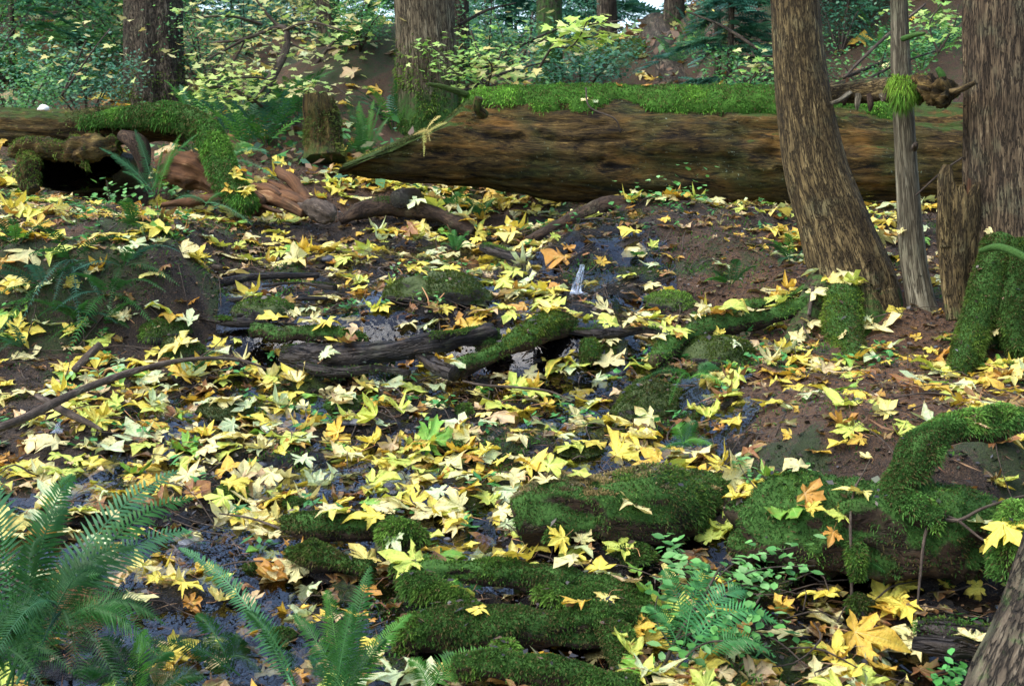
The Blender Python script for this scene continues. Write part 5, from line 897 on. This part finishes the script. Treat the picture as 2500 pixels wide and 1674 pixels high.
leafy('trailing small-leaved sprig over the fat mossy log at right', [[(1860, 1230, 5.0, 2), (1950, 1190, 5.0, 2), (2060, 1175, 5.0, 1.5)], [(1860, 1230, 5.0, 2), (1930, 1150, 5.1, 1.5), (2010, 1130, 5.15, 1)], [(1900, 1215, 5.0, 2), (2000, 1200, 4.95, 1.5), (2120, 1210, 4.9, 1)], [(1870, 1220, 5., 2), (1820, 1160, 5.1, 1.5), (1800, 1120, 5.2, 1)]], 150, .03, SG, 2, 'trailing_sprig', .02, 'plant')
leafy('green seedling leaves below the round mossy rock at left', [[(240, 935, 6.5, 2), (240, 905, 6.45, 2), (200, 895, 6.4, 1)], [(240, 935, 6.5, 2), (265, 900, 6.45, 2), (290, 915, 6.4, 1)]], 24, .045, [(.25, .45, .2), (.2, .42, .14)], 3, 'seedling', .03, 'plant')
leafy('fresh green seedlings on the mossy mound above the step', [[(1050, 770, 7.3, 2), (1045, 730, 7.3, 2), (1030, 700, 7.35, 1)], [(1060, 770, 7.3, 2), (1070, 735, 7.25, 2), (1085, 715, 7.25, 1)], [(1100, 700, 7.6, 2), (1110, 680, 7.6, 1.5), (1130, 672, 7.6, 1)]], 40, .035, SG, 4, 'seedling', .04, 'plant')
leafy('bright sprigs on top of the mossy mound left of the waterfall', [[(990, 690, 7.8, 2), (980, 665, 7.8, 2), (970, 655, 7.8, 1)], [(1000, 690, 7.8, 2), (1020, 660, 7.8, 2), (1035, 650, 7.8, 1)]], 34, .035, SG, 5, 'seedling', .04, 'plant')
leafy('clover-like green clump at the bottom right before the trunk', [[(2340, 1690, 4.0, 2), (2340, 1655, 4.0, 2), (2330, 1640, 4.0, 1)], [(2350, 1690, 4.0, 2), (2370, 1650, 3.98, 2), (2380, 1635, 3.98, 1)], [(2330, 1690, 4.0, 2), (2300, 1665, 4.0, 2), (2280, 1660, 4.0, 1)]], 70, .035, [(.07, .28, .05), (.1, .36, .08)], 6, 'clover_clump', .03, 'plant')
leafy('bright leafy plants by the left hollow under the log', [[(270, 510, 9.4, 2), (265, 470, 9.4, 2), (260, 440, 9.4, 1)], [(290, 510, 9.3, 2), (310, 480, 9.3, 2), (335, 480, 9.3, 1)], [(280, 520, 9.3, 2), (250, 500, 9.3, 1.5), (230, 495, 9.3, 1)]], 60, .06, SG, 7, 'leafy_plant', .05, 'plant')
for k, (px, py, lab) in enumerate([(1320, 515, 'green leafy plants under the great log at centre'), (1560, 500, 'green plants under the great log right of centre'), (1690, 495, 'green sprigs under the great log near the curved trunk'), (1950, 590, 'leafy sprigs at the left foot of the curved trunk'), (430, 480, 'leafy green weeds left of the rotten chunk')]):
    d_ = G(px, py)[1]; leafy(lab, [[(px, py, d_, 2), (px - 10, py - 12, d_, 2), (px - 30, py - 20, d_, 1)], [(px, py, d_, 2), (px + 15, py - 15, d_, 2), (px + 40, py - 18, d_, 1)]], 40, .06, SG, 20 + k, 'leafy_plant', .09, 'plant')

# ------------------------------------------------------------------ fallen maple leaves
HALF = [(.0, -.02), (.07, -.13), (.20, -.20), (.30, -.12), (.47, -.16), (.40, -.02), (.25, .07), (.24, .13), (.42, .17), (.50, .12), (.56, .27), (.72, .40), (.52, .42), (.46, .55), (.36, .44), (.17, .36), (.19, .50), (.33, .60), (.20, .68), (.17, .80), (.0, 1.04)]
TIPS = {4, 11, 13, 17, 20}
LOWH = [(.0, -.02), (.20, -.20), (.47, -.16), (.25, .09), (.50, .14), (.72, .40), (.46, .53), (.17, .36), (.33, .60), (.17, .76), (.0, 1.04)]
def leaf_geo(kind, seed, half=HALF, TIPS={4, 11, 13, 17, 20}, MAIN=(4, 11, 20), rings=(.38, .70, 1.)):
    rg = np.random.default_rng(seed); h = np.array(half); o = np.vstack([h, (h * [-1, 1])[-2:0:-1]]); n = len(o)
    tipf = np.array([1. if (i in TIPS or (2 * len(h) - 2 - i) in TIPS) else 0. for i in range(n)])
    main = np.array([1. if (i in MAIN or (2 * len(h) - 2 - i) in MAIN) else 0. for i in range(n)])
    o = o * rg.uniform(.92, 1.08, (n, 1)) * [rg.uniform(.88, 1.1), 1]; c = np.array([0, .03])
    la = np.round(np.arctan2(o[:, 0], o[:, 1] - .03) / .75).astype(int); lf = np.random.default_rng(seed + 5).choice([.62, .85, .95, 1., 1.08, 1.15], 12, p=[.08, .2, .22, .2, .2, .1]); o = c + (o - c) * lf[la % 12][:, None]
    V = [c]; E = [0.]; W = [1.]
    for f in rings:
        V += list(c + (o - c) * f); E += [f] * n; W += list(main * (1 - .2 * f) + .0)
    V = np.array(V); E = np.array(E); W = np.array(W); x, y = V[:, 0], V[:, 1] - .35; r2 = x * x + y * y
    pl = np.concatenate([[0]] + [(.5 - tipf) * f * f * .06 for f in rings])
    cup, fold, bend, rol = {'flat': (.02, .02, .03, 0), 'cup': (.14, .06, .08, 0), 'dome': (-.22, -.04, -.10, 0), 'fold': (.0, .42, .10, 0), 'bend': (-.06, .06, -.42, 0), 'twist': (.0, .06, .15, .55), 'curl': (.35, .45, -.35, .3)}[kind]
    ph = rg.uniform(0, 6.28); lobe = np.round(np.arctan2(x, y + .3) / .62).astype(int); tcv = rg.normal(-.02, .16, 16); tc = tcv[lobe % 16] * np.clip(np.sqrt(r2) - .18, 0, 1) ** 2 * 3.2
    z = cup * r2 + fold * np.abs(x) * .8 + bend * y * np.abs(y) + rol * x * y + pl * (1 + abs(cup)) + .045 * np.sin(x * 6 + ph) * E + .045 * np.sin(y * 5 + ph * 2) * E + rg.normal(0, .012, len(x)) * E + tc
    if kind == 'curl':
        k = 1 - .35 * E ** 2; x = x * k
    T = []
    for i in range(n):
        j = (i + 1) % n; T.append((0, 1 + i, 1 + j))
        for q in range(len(rings) - 1): a = 1 + q * n; b = a + n; T += [(a + i, b + i, b + j), (a + i, b + j, a + j)]
    z = z - np.percentile(z, 18)
    return np.stack([x, y, z], 1), np.array(T), E, W
KINDS = ['flat', 'flat', 'dome', 'dome', 'cup', 'fold', 'bend', 'twist', 'curl', 'bend', 'cup', 'twist', 'flat', 'dome', 'bend', 'twist', 'curl', 'flat', 'dome', 'fold', 'flat', 'curl']
LG = [leaf_geo(k, 300 + i) for i, k in enumerate(KINDS)]
LGL = [leaf_geo(k, 300 + i, LOWH, {2, 5, 8, 10}, (2, 5, 10), (.55, 1.)) for i, k in enumerate(KINDS)]; LGT = [leaf_geo(k, 300 + i, LOWH, {2, 5, 8, 10}, (2, 5, 10), (1.,)) for i, k in enumerate(KINDS)]
LM = [mesh('maple_leaf', v, [t], MATS['fallen_leaf'], {'edge': e, 'vein': w}) for v, t, e, w in LG]
def stem_geo(seed):
    rg = np.random.default_rng(seed); b = np.array([0, -.34, .04]); q = tube([tuple(b + [0, .02, .0]) + (.012,), tuple(b + [rg.normal(0, .05), -.3, .05]) + (.009,), tuple(b + [rg.normal(0, .14), -.65, rg.uniform(.0, .2)]) + (.013,)], 4, 6)
    return q
SM = []
for i in range(4):
    q = stem_geo(i); SM.append(mesh('stem', q['V'], q['P'], MATS['leaf_stem']))
PAL = {'sodden': ((.085, .045, .022), 'dark sodden'), 'cream': ((.72, .65, .30), 'pale cream'), 'yellow': ((.76, .63, .09), 'bright yellow'), 'golden': ((.66, .42, .05), 'golden'), 'lime': ((.54, .63, .11), 'lime yellow'), 'green': ((.16, .40, .05), 'green'), 'pale': ((.52, .62, .34), 'pale green'), 'orange': ((.48, .23, .04), 'orange'), 'brown': ((.22, .09, .035), 'brown'), 'tan': ((.56, .40, .22), 'tan'), 'butter': ((.76, .65, .19), 'butter yellow')}
bvh = BVHTree.FromPolygons(np.concatenate(SUP_V).tolist(), SUP_P)
def cast_px(px, py):
    r = Vector(ray(px, py)).normalized(); h = bvh.ray_cast(Vector((0, 0, CAMZ)), r, 60)
    return (np.array(h[0]), np.array(h[1]) if h[1].dot(r) < 0 else -np.array(h[1])) if h[0] else (None, None)
LMARK = [(60, 1150, 'at the left edge among fern tips'), (240, 1340, 'behind the bottom left fern'), (410, 1610, 'beside the bottom left ferns'), (560, 1450, 'left of the arching bluish frond'), (420, 1210, 'in the leaf carpet at left'), (640, 1270, 'left of the pool mossy branch'), (720, 1420, 'right of the arching bluish frond'), (760, 1180, 'in the leaf carpet left of centre'), (960, 1340, 'on the mossy lump in the pool'), (950, 1560, 'by the upright bottom fern'), (1060, 1200, 'in the leaf carpet at centre'), (1180, 1330, 'in the lower pool'), (1250, 1450, 'on the long dark mossy root'), (1420, 1590, 'on the lowest mossy roots'), (1330, 1140, 'above the fat mossy log'), (1500, 1330, 'below the fat mossy log'), (1480, 1470, 'on the mossy root bend'), (1600, 1600, 'under the lower right shrub'), (1750, 1330, 'behind the lower right shrub'), (1650, 1120, 'at the foot of the right bank'), (1830, 1210, 'on the right end of the mossy log'), (2000, 1270, 'on the right root mass'), (2000, 1090, 'on the right bank soil'), (2250, 1050, 'above the bright arching root'), (2400, 1330, 'beside the bright mossy hump'), (1900, 1620, 'right of the lower right shrub'), (2120, 1460, 'before the black hollow'), (2110, 1600, 'in the shallow water at lower right'), (2300, 1450, 'below the hooked bare twig'), (2330, 1600, 'left of the leaning trunk'), (480, 1060, 'near the green mound at left'), (900, 1080, 'by the pebbles at centre left'), (150, 1050, 'below the long pale branch'), (1180, 1060, 'on the centre gravel'), (300, 900, 'beside the long pale branch'), (600, 900, 'below the short mossy root'), (850, 800, 'on the stream step'), (1290, 930, 'just below the stream step'), (1480, 850, 'right of the dripping drop'), (1880, 900, 'on the slope below the curved tree'), (2180, 900, 'between the mossy roots at right'), (2370, 970, 'in the leaf heap on the right bank'), (700, 640, 'in the upper stream'), (1300, 640, 'beside the white waterfall'), (150, 680, 'on the left bank'), (2430, 800, 'by the right edge tree'), (1650, 680, 'on the dark mound'), (1500, 1000, 'left of the round mossy rock'), (1720, 970, 'right of the round mossy rock')]
POSE = {'flat': 'lying flat', 'dome': 'arched face down', 'cup': 'cupped upward', 'fold': 'folded along its middle', 'bend': 'bent at the tip', 'twist': 'twisted', 'curl': 'curled up'}
INDIV = []                                      # (p, normal, yaw, scale, colour key, geometry index, upright)
def rand_col(rg): return rg.choice(['cream', 'yellow', 'golden', 'lime', 'green', 'pale', 'orange', 'brown', 'tan', 'butter'], p=[.18, .21, .07, .20, .035, .12, .04, .03, .035, .08])
HAND = [(2016, 1656, 150, 'cream', 0), (2217, 1579, 160, 'cream', 5), (2129, 1605, 140, 'pale', 4), (2159, 1462, 140, 'yellow', 5), (1994, 1539, 90, 'orange', 8), (1979, 1594, 120, 'lime', 3), (1855, 1634, 140, 'golden', 3), (2217, 1433, 90, 'yellow', 7), (2309, 1437, 60, 'yellow', 4), (2371, 1445, 80, 'yellow', -1), (2364, 1561, 100, 'cream', 5), (2042, 1261, 75, 'lime', -1), (1990, 1246, 75, 'yellow', -1), (2027, 1312, 65, 'orange', -1), (2404, 1338, 75, 'yellow', -1), (2448, 1191, 70, 'yellow', 8), (2268, 1495, 60, 'tan', 8), (1913, 1488, 100, 'golden', -1), (1826, 1199, 95, 'cream', 2), (1734, 1312, 100, 'lime', 2), (2110, 1120, 60, 'cream', 8),
    (1045, 1261, 120, 'cream', 7), (964, 1327, 75, 'pale', -1), (1246, 1290, 70, 'pale', -1), (1162, 1338, 85, 'orange', 8), (1315, 1345, 130, 'yellow', 4), (1360, 1325, 90, 'yellow', -1), (1246, 1455, 110, 'cream', 5), (1476, 1470, 75, 'butter', -1), (1367, 1594, 125, 'golden', 8), (1466, 1601, 115, 'cream', 2), (1564, 1535, 85, 'golden', -1), (1568, 1605, 75, 'tan', -1), (1645, 1634, 105, 'yellow', 3), (946, 1389, 90, 'cream', 2), (927, 1601, 95, 'cream', -1), (1103, 1656, 105, 'lime', 3), (1041, 1170, 75, 'lime', 2), (1319, 1133, 80, 'green', 4), (1187, 1221, 100, 'lime', 7), (1260, 1202, 60, 'yellow', -1), (1059, 1210, 95, 'pale', 2), (1575, 1327, 115, 'pale', 2), (1430, 1310, 70, 'cream', 7), (1330, 1180, 80, 'cream', 5),
    (58, 1140, 95, 'yellow', 2), (702, 1400, 150, 'cream', 0), (413, 1627, 145, 'golden', 4), (440, 1590, 110, 'yellow', -1), (527, 1572, 95, 'lime', 3), (472, 1488, 105, 'orange', 8), (750, 1451, 115, 'pale', 0), (271, 1341, 105, 'golden', 4), (300, 1378, 95, 'orange', 8), (607, 1272, 165, 'cream', 1), (660, 1275, 100, 'butter', -1), (417, 1228, 75, 'cream', 5), (340, 1224, 85, 'golden', 2), (472, 1217, 75, 'golden', 7), (402, 1411, 125, 'pale', 0), (461, 1436, 95, 'yellow', 2), (512, 1425, 95, 'pale', 0), (157, 1400, 85, 'golden', 7), (461, 1316, 60, 'yellow', 2), (560, 1250, 90, 'pale', 7),
    (861, 783, 85, 'cream', 4), (1487, 838, 70, 'cream', 4), (1087, 762, 55, 'yellow', -1), (1301, 922, 70, 'cream', -1), (1465, 940, 65, 'pale', -1), (1356, 587, 50, 'lime', -1), (1469, 642, 50, 'golden', -1), (1237, 736, 60, 'cream', 1), (1590, 650, 55, 'pale', 1), (1596, 600, 36, 'lime', -1),
    (1879, 885, 85, 'tan', 4), (1923, 1002, 80, 'pale', 1), (2330, 985, 100, 'lime', 2), (2373, 973, 110, 'butter', 2), (2400, 1000, 100, 'yellow', 3), (2340, 955, 80, 'lime', 4), (2430, 990, 80, 'butter', 2), (2290, 985, 60, 'golden', 8), (1741, 973, 70, 'lime', 4), (1944, 831, 65, 'cream', -1), (2115, 798, 65, 'cream', 8), (2093, 918, 95, 'golden', 2), (2217, 882, 70, 'golden', 2), (2184, 871, 55, 'yellow', 4), (2435, 809, 70, 'cream', 7), (2090, 1078, 60, 'golden', -1), (2213, 1049, 80, 'lime', 6), (2392, 1042, 80, 'tan', 8), (1990, 900, 80, 'cream', 2), (2420, 850, 40, 'tan', 8), (2205, 565, 40, 'cream', 4), (2415, 570, 45, 'cream', -1), (1750, 812, 50, 'yellow', -1), (1795, 845, 45, 'pale', 2),
    (291, 773, 85, 'cream', 7), (47, 798, 70, 'yellow', -1), (182, 693, 55, 'yellow', -1), (345, 973, 60, 'cream', -1), (276, 994, 80, 'lime', -1), (22, 940, 75, 'yellow', 4), (291, 889, 70, 'pale', 1), (589, 609, 55, 'lime', -1), (709, 769, 70, 'cream', 4), (774, 787, 55, 'cream', -1), (534, 845, 60, 'yellow', -1), (800, 864, 75, 'pale', 2), (680, 867, 45, 'golden', -1), (374, 1041, 110, 'golden', 2), (440, 1082, 90, 'golden', 3), (170, 805, 45, 'yellow', -1), (30, 700, 50, 'yellow', -1), (620, 905, 60, 'yellow', -1), (270, 445, 40, 'yellow', -1), (385, 498, 40, 'yellow', -1), (605, 475, 36, 'yellow', -1), (5, 350, 50, 'golden', -1),
    (1425, 247, 28, 'cream', 4), (1450, 250, 26, 'pale', 4), (1510, 213, 34, 'orange', 8), (1580, 212, 36, 'orange', 4), (1300, 200, 34, 'lime', 4)]
rg = np.random.default_rng(5)
for (px, py, w, c, k) in HAND:
    p, n = cast_px(px, py)
    if p is None: continue
    s = min(w / ppm(p[1]) / 1.5, .13)
    if k < 0:
        nrm = np.array([rg.normal(0, .45), -1., rg.uniform(.45, 1.4)]); n = nrm / np.linalg.norm(nrm); p = p + [0, -.02, s * .18]; k = int(rg.choice([0, 4, 7, 6]))
    else: n = n * .5 + np.array([rg.normal(0, .12), -.06 if w < 130 else -.2, .6]); n /= np.linalg.norm(n); p = p + n * .012
    INDIV.append((p, n, rg.uniform(0, 6.28), s, c, k, abs(n[2]) < .6))
LOW = [(1415, 690, 75, 50, .04), (2050, 1000, 300, 90, .40), (2330, 720, 200, 190, .30), (1650, 640, 260, 130, .16), (150, 720, 190, 150, .70), (1060, 705, 170, 70, .25), (1050, 850, 420, 70, .22), (230, 430, 150, 60, .15), (2210, 1270, 260, 150, .18), (1280, 1500, 380, 90, .42), (1480, 1240, 240, 75, .05), (1250, 1000, 220, 60, .55), (1150, 1330, 110, 40, .35), (600, 720, 280, 60, .5), (1590, 985, 110, 70, .15), (1755, 860, 110, 60, .2), (2330, 1150, 200, 80, .15), (900, 520, 140, 45, .2), (1550, 530, 240, 40, .3), (2250, 1400, 200, 40, .4), (2050, 800, 130, 60, .2), (440, 830, 160, 60, .4), (90, 1500, 300, 250, .75)]
HIGH = [(650, 1130, 700, 160, 1.5), (800, 600, 450, 60, 1.3), (1330, 510, 220, 40, 1.8), (1800, 900, 250, 50, 1.6), (1550, 760, 200, 30, 1.5), (2300, 980, 150, 50, 1.5), (2450, 900, 80, 60, 1.4), (300, 1000, 350, 60, 1.2)]
def density(px, py):
    f = 1.
    for a, b, rx, ry, k in LOW:
        q = ((px - a) / rx) ** 2 + ((py - b) / ry) ** 2
        if q < 1: f = min(f, k)
    for a, b, rx, ry, k in HIGH:
        if ((px - a) / rx) ** 2 + ((py - b) / ry) ** 2 < 1: f *= k
    return f
POOL = []
tries = 7400
for i in range(tries):
    y = math.sqrt(rg.uniform(3.3 ** 2, 11.6 ** 2)); x = rg.uniform(-1, 1) * (.40 * y + .45)
    g0 = gz(x, y); h = bvh.ray_cast(Vector((x, y, g0 + (.42 if y < 9.7 else .07))), Vector((0, 0, -1)), 1.2)
    if not h[0] or h[0].z > g0 + .36: continue
    p = np.array(h[0]); n = np.array(h[1]); n = n if n[2] > 0 else -n; px, py = project(p)
    cl_ = .75 + .9 * float(fbm(np.array([x * 1.6, y * 1.6, 3.]), 2))
    if rg.random() > density(px, py) * np.clip(cl_, .25, 1.3) / 1.25: continue
    s = .099 * rg.lognormal(0, .32); s = min(s, .145); c = rand_col(rg); k = int(rg.integers(len(KINDS)))
    if c in ('brown', 'orange', 'tan') and rg.random() < .4: k = 8
    n = n * .5 + np.array([rg.normal(0, .14), rg.normal(.02, .13), .6]); up_ = rg.random() < .035
    if up_: n = np.array([rg.normal(0, .5), -1., rg.uniform(.4, 1.4)]); p = p + [0, 0, s * .2]
    n = n / np.linalg.norm(n); p = p + np.array([0, 0, .008 + rg.uniform(0, .02)])
    POOL.append((p, n, rg.uniform(0, 6.28), s, c, k, up_))
vis = [q for q in POOL if -30 < project(q[0])[0] < 2530 and project(q[0])[1] < 1690]
vis.sort(key=lambda q: -q[3] / q[0][1]); chosen = vis[:max(0, 300 - len(INDIV))]; cid = {id(q) for q in chosen}
INDIV += chosen
rest = [q for q in POOL if id(q) not in cid]
lab_n = {}; made = []
for (p, n, yaw, s, c, k, up_) in INDIV:
    px, py = project(p); lm = min(LMARK, key=lambda m: (m[0] - px) ** 2 + ((m[1] - py) * 1.6) ** 2)[2]
    size = 'large ' if s > .165 else ('small ' if s < .105 else '')
    lab = size + PAL[c][1] + ' maple leaf ' + ('standing upright ' if up_ else POSE[KINDS[k]] + ' ') + lm
    made.append([lab, px, p, n, yaw, s, c, k])
by = {}
for m in made: by.setdefault(m[0], []).append(m)
ORD = ['leftmost', 'second from left', 'third from left', 'fourth from left', 'fifth from left', 'sixth from left']
for lab, ms in by.items():
    if len(ms) > 1:
        ms.sort(key=lambda m: m[1])
        for i, m in enumerate(ms): m[0] = lab + ', ' + ('rightmost' if i == len(ms) - 1 else ORD[min(i, 5)])
for (lab, px, p, n, yaw, s, c, k) in made:
    if len(lab.split()) > 16: lab = lab.replace('small ', '', 1).replace('large ', '', 1).replace('leaf carpet', 'carpet')
    col = np.array(PAL[c][0]) * rg.uniform(.85, 1.1)
    o = link('maple_leaf', LM[k], orient(p, n, yaw, s), None, np.clip(col, 0, .9)); tag(o, lab, 'leaf', 'fallen maple leaves')
    if rg.random() < .6:
        st = bpy.data.objects.new('stem', SM[int(rg.integers(4))]); COL.objects.link(st); st.parent = o
# the rest of the carpet, and the pale scatter on the slope beyond the log
for i in range(900):
    y = math.sqrt(rg.uniform(11.3 ** 2, 21 ** 2)); x = rg.uniform(-1, 1) * (.42 * y)
    p = np.array([x, y, gz(x, y) + .02]); n = np.array([rg.normal(0, .35), rg.normal(-.25, .3), 1.]); rest.append((p, n / np.linalg.norm(n), rg.uniform(0, 6.28), .12 * rg.lognormal(0, .25), rg.choice(['cream', 'tan', 'pale', 'golden', 'brown', 'butter', 'yellow']), int(rg.integers(len(KINDS))), False))
for i in range(1700):                           # old sodden leaves under the fresh ones
    y = math.sqrt(rg.uniform(3.4 ** 2, 10.5 ** 2)); x = rg.uniform(-1, 1) * (.40 * y + .3); p = np.array([x, y, gz(x, y) + .007]); n = np.array([rg.normal(0, .16), rg.normal(0, .16), 1.])
    rest.append((p, n / np.linalg.norm(n), rg.uniform(0, 6.28), .072 * rg.uniform(.6, 1.03), 'sodden', int(rg.integers(len(KINDS))), False))
for i in range(1500):                           # small torn brown scraps between the big leaves
    y = math.sqrt(rg.uniform(3.4 ** 2, 10.5 ** 2)); x = rg.uniform(-1, 1) * (.40 * y + .3); p = np.array([x, y, gz(x, y) + .008]); n = np.array([rg.normal(0, .3), rg.normal(-.1, .3), 1.])
    rest.append((p, n / np.linalg.norm(n), rg.uniform(0, 6.28), .05 * rg.lognormal(0, .4), rg.choice(['brown', 'orange', 'tan', 'golden', 'brown']), int(rg.integers(len(KINDS))), False))
VV, TT, CC, EE, WW, off = [], [], [], [], [], 0
for (p, n, yaw, s, c, k, up_) in rest:
    v, t_, e, w = (LGT if s < .075 or p[1] > 11 else (LG if s / p[1] > .021 else LGL))[k]; M = np.array(orient(p, n, yaw, s)); VV.append(v @ M[:3, :3].T + M[:3, 3]); TT.append(t_ + off); off += len(v)
    CC.append(np.tile(np.append(np.clip(np.array(PAL[c][0]) * rg.uniform(.8, 1.1), 0, .9), rg.random()), (len(v), 1))); EE.append(e); WW.append(w)
o = mk('leaf_litter', np.concatenate(VV), [np.concatenate(TT)], MATS['leaf_litter'], None, {'col': np.concatenate(CC), 'edge': np.concatenate(EE), 'vein': np.concatenate(WW)}, True, (0, 0, 0))
tag(o, 'carpet of smaller yellow maple leaves over the stream and forest floor', 'leaf litter', None, 'stuff')

# ------------------------------------------------------------------ needles, twigs and grit (nobody could count them)
N = 88000; y = np.sqrt(rg.uniform(3.3 ** 2, 12.5 ** 2, N)); x = rg.uniform(-1, 1, N) * (.42 * y + .4); z = H(x, y)
L = rg.lognormal(math.log(.028), .6, N).clip(.012, .16); a = rg.uniform(0, 6.283, N); el = rg.normal(0, .22, N)
dv = np.stack([np.cos(a) * np.cos(el), np.sin(a) * np.cos(el), np.sin(el)], 1) * L[:, None]; c = np.stack([x, y, z + .004 + np.abs(dv[:, 2]) * .5 + rg.random(N) * .008], 1)
w = (.0010 + .03 * L)[:, None] * np.stack([-np.sin(a), np.cos(a), rg.normal(0, .5, N)], 1) * .5
b = c + rg.normal(0, .12, (N, 3)) * L[:, None]
V = np.stack([c - dv / 2, b + w, c + dv / 2, b - w], 1).reshape(-1, 3); F = np.arange(N * 4).reshape(-1, 4)
pal = np.array([(.13, .065, .032), (.08, .045, .026), (.20, .12, .06), (.035, .025, .018), (.15, .055, .025), (.26, .2, .13)]); ci = rg.choice(6, N, p=[.3, .25, .15, .17, .1, .03])
cc = np.repeat(np.concatenate([pal[ci] * rg.uniform(.6, 1.3, (N, 1)), np.ones((N, 1))], 1), 4, 0)
o = mk('needle_litter', V, [F], MATS['litter'], None, {'col': cc}, False, (0, 0, 0)); tag(o, 'brown conifer needles and tiny twigs strewn over the ground', 'litter', None, 'stuff')
# bark chips, torn scraps and grit
M_ = 54000; y = np.sqrt(rg.uniform(3.3 ** 2, 12. ** 2, M_)); x = rg.uniform(-1, 1, M_) * (.42 * y + .4); sz = rg.lognormal(math.log(.010), .55, M_).clip(.004, .018)[:, None]
n_ = np.stack([rg.normal(0, .4, M_), rg.normal(0, .4, M_), np.ones(M_)], 1); n_ /= np.linalg.norm(n_, axis=1)[:, None]; d1 = np.cross(n_, rg.normal(0, 1, (M_, 3))); d1 /= np.linalg.norm(d1, axis=1)[:, None]; d2 = np.cross(n_, d1)
hz = H(x, y)
for i in np.nonzero(y < 7.6)[0][:14000]:
    hh = bvh.ray_cast(Vector((x[i], y[i], hz[i] + .5)), Vector((0, 0, -1)), 1.)
    if hh[0]: hz[i] = hh[0].z + .012 * (hh[0].z > hz[i] + .03)
c = np.stack([x, y, hz + .004], 1) + n_ * sz * .25; asp = rg.uniform(.25, .8, (M_, 1))
V = np.stack([c - d1 * sz, c + d2 * sz * asp * rg.uniform(.6, 1.3, (M_, 1)), c + d1 * sz * rg.uniform(.6, 1.4, (M_, 1)), c - d2 * sz * asp + n_ * sz * .2], 1).reshape(-1, 3); F = np.arange(M_ * 4).reshape(-1, 4)
pal = np.array([(.034, .021, .012), (.018, .014, .012), (.075, .043, .022), (.055, .057, .065), (.13, .08, .04), (.022, .034, .010)]); ci = rg.choice(6, M_, p=[.34, .30, .17, .03, .06, .10])
o = mk('bark_chips', V, [F], MATS['chips'], None, {'col': np.repeat(np.concatenate([pal[ci] * rg.uniform(.6, 1.3, (M_, 1)), np.ones((M_, 1))], 1), 4, 0)}, False, (0, 0, 0)); tag(o, 'dark bark chips and grit strewn over the wet ground', 'litter', None, 'stuff')
# tiny seedlings on the banks
K_ = 900; y = np.sqrt(rg.uniform(4. ** 2, 11.5 ** 2, K_)); x = rg.uniform(-1, 1, K_) * (.40 * y + .2); keep = (n2(x, y, 1.1, 3, 61.) > .05) | (x < -1.9 + .1 * y * 0); x, y = x[keep], y[keep]; K_ = len(x); hz = H(x, y); V, C = [], []
for j in range(7):
    a = rg.uniform(0, 6.283, K_); r = rg.uniform(.01, .05, K_); p = np.stack([x + np.cos(a) * r, y + np.sin(a) * r, hz + rg.uniform(.015, .06, K_)], 1); d1 = np.stack([np.cos(a), np.sin(a), rg.normal(0, .3, K_)], 1) * rg.uniform(.012, .032, (K_, 1)); d2 = np.stack([-np.sin(a), np.cos(a), rg.normal(0, .3, K_)], 1) * rg.uniform(.008, .016, (K_, 1))
    V.append(np.stack([p - d1, p + d2, p + d1, p - d2], 1).reshape(-1, 3)); c = np.array([(.06, .24, .05), (.10, .32, .08), (.04, .18, .04)])[rg.integers(3, size=K_)] * rg.uniform(.7, 1.3, (K_, 1)); C.append(np.repeat(np.concatenate([c, np.ones((K_, 1))], 1), 4, 0))
V = np.concatenate(V); o = mk('seedling_cover', V, [np.arange(len(V)).reshape(-1, 4)], MATS['foliage'], None, {'col': np.concatenate(C)}, False, (0, 0, 0)); tag(o, 'tiny green seedlings dotted over banks and stream edges', 'ground cover', None, 'stuff')
# fine bare twigs
VV, QQ, BK, off = [], [], [], 0
for i in range(900):
    y0 = math.sqrt(rg.uniform(3.6 ** 2, 11 ** 2)); x0 = rg.uniform(-1, 1) * (.40 * y0 + .2); a = rg.uniform(0, 6.28); l = rg.uniform(.12, .5); pts = []
    bend = rg.normal(0, .5)
    for u in (0, .33, .66, 1.):
        xx = x0 + math.cos(a + bend * u) * l * u; y_ = y0 + math.sin(a + bend * u) * l * u * .8; pts.append((xx, y_, gz(xx, y_) + .012 + .04 * rg.random() * (u > 0), (.0045 if rg.random() < .3 else .0028) * (1 - .5 * u)))
    q = tube(pts, 5, 10); VV.append(q['V']); BK.append(q['bk']); QQ.append(q['P'][0] + off); off += len(q['V'])
V = np.concatenate(VV); o = mk('twig_litter', V, [np.concatenate(QQ)], MATS['twig_bark'], None, {'bk': np.concatenate(BK) + V * .0, 'moss': np.zeros(len(V))}, True, (0, 0, 0)); tag(o, 'thin bare twigs scattered over leaves and mud', 'litter', None, 'stuff')
# low moss on the ground
def gm(ce, n): return moss_zone(ce[:, 0], ce[:, 1]) * (ce[:, 1] < 12.5) * sm(-.2, .2, fbm(ce * 3, 3)) * (np.abs(ce[:, 0]) < .45 * ce[:, 1] + .5)
o = moss_on(None, GV, [GQ[(GY.reshape(-1)[GQ[:, 0]] < 17) & (GY.reshape(-1)[GQ[:, 0]] > 3)]], 60000, gm, .022, .0035, (.014, .048, .009), (.075, .20, .035), .3, 'ground_moss', 99); tag(o, 'short green moss covering the ground', 'moss', None, 'stuff')
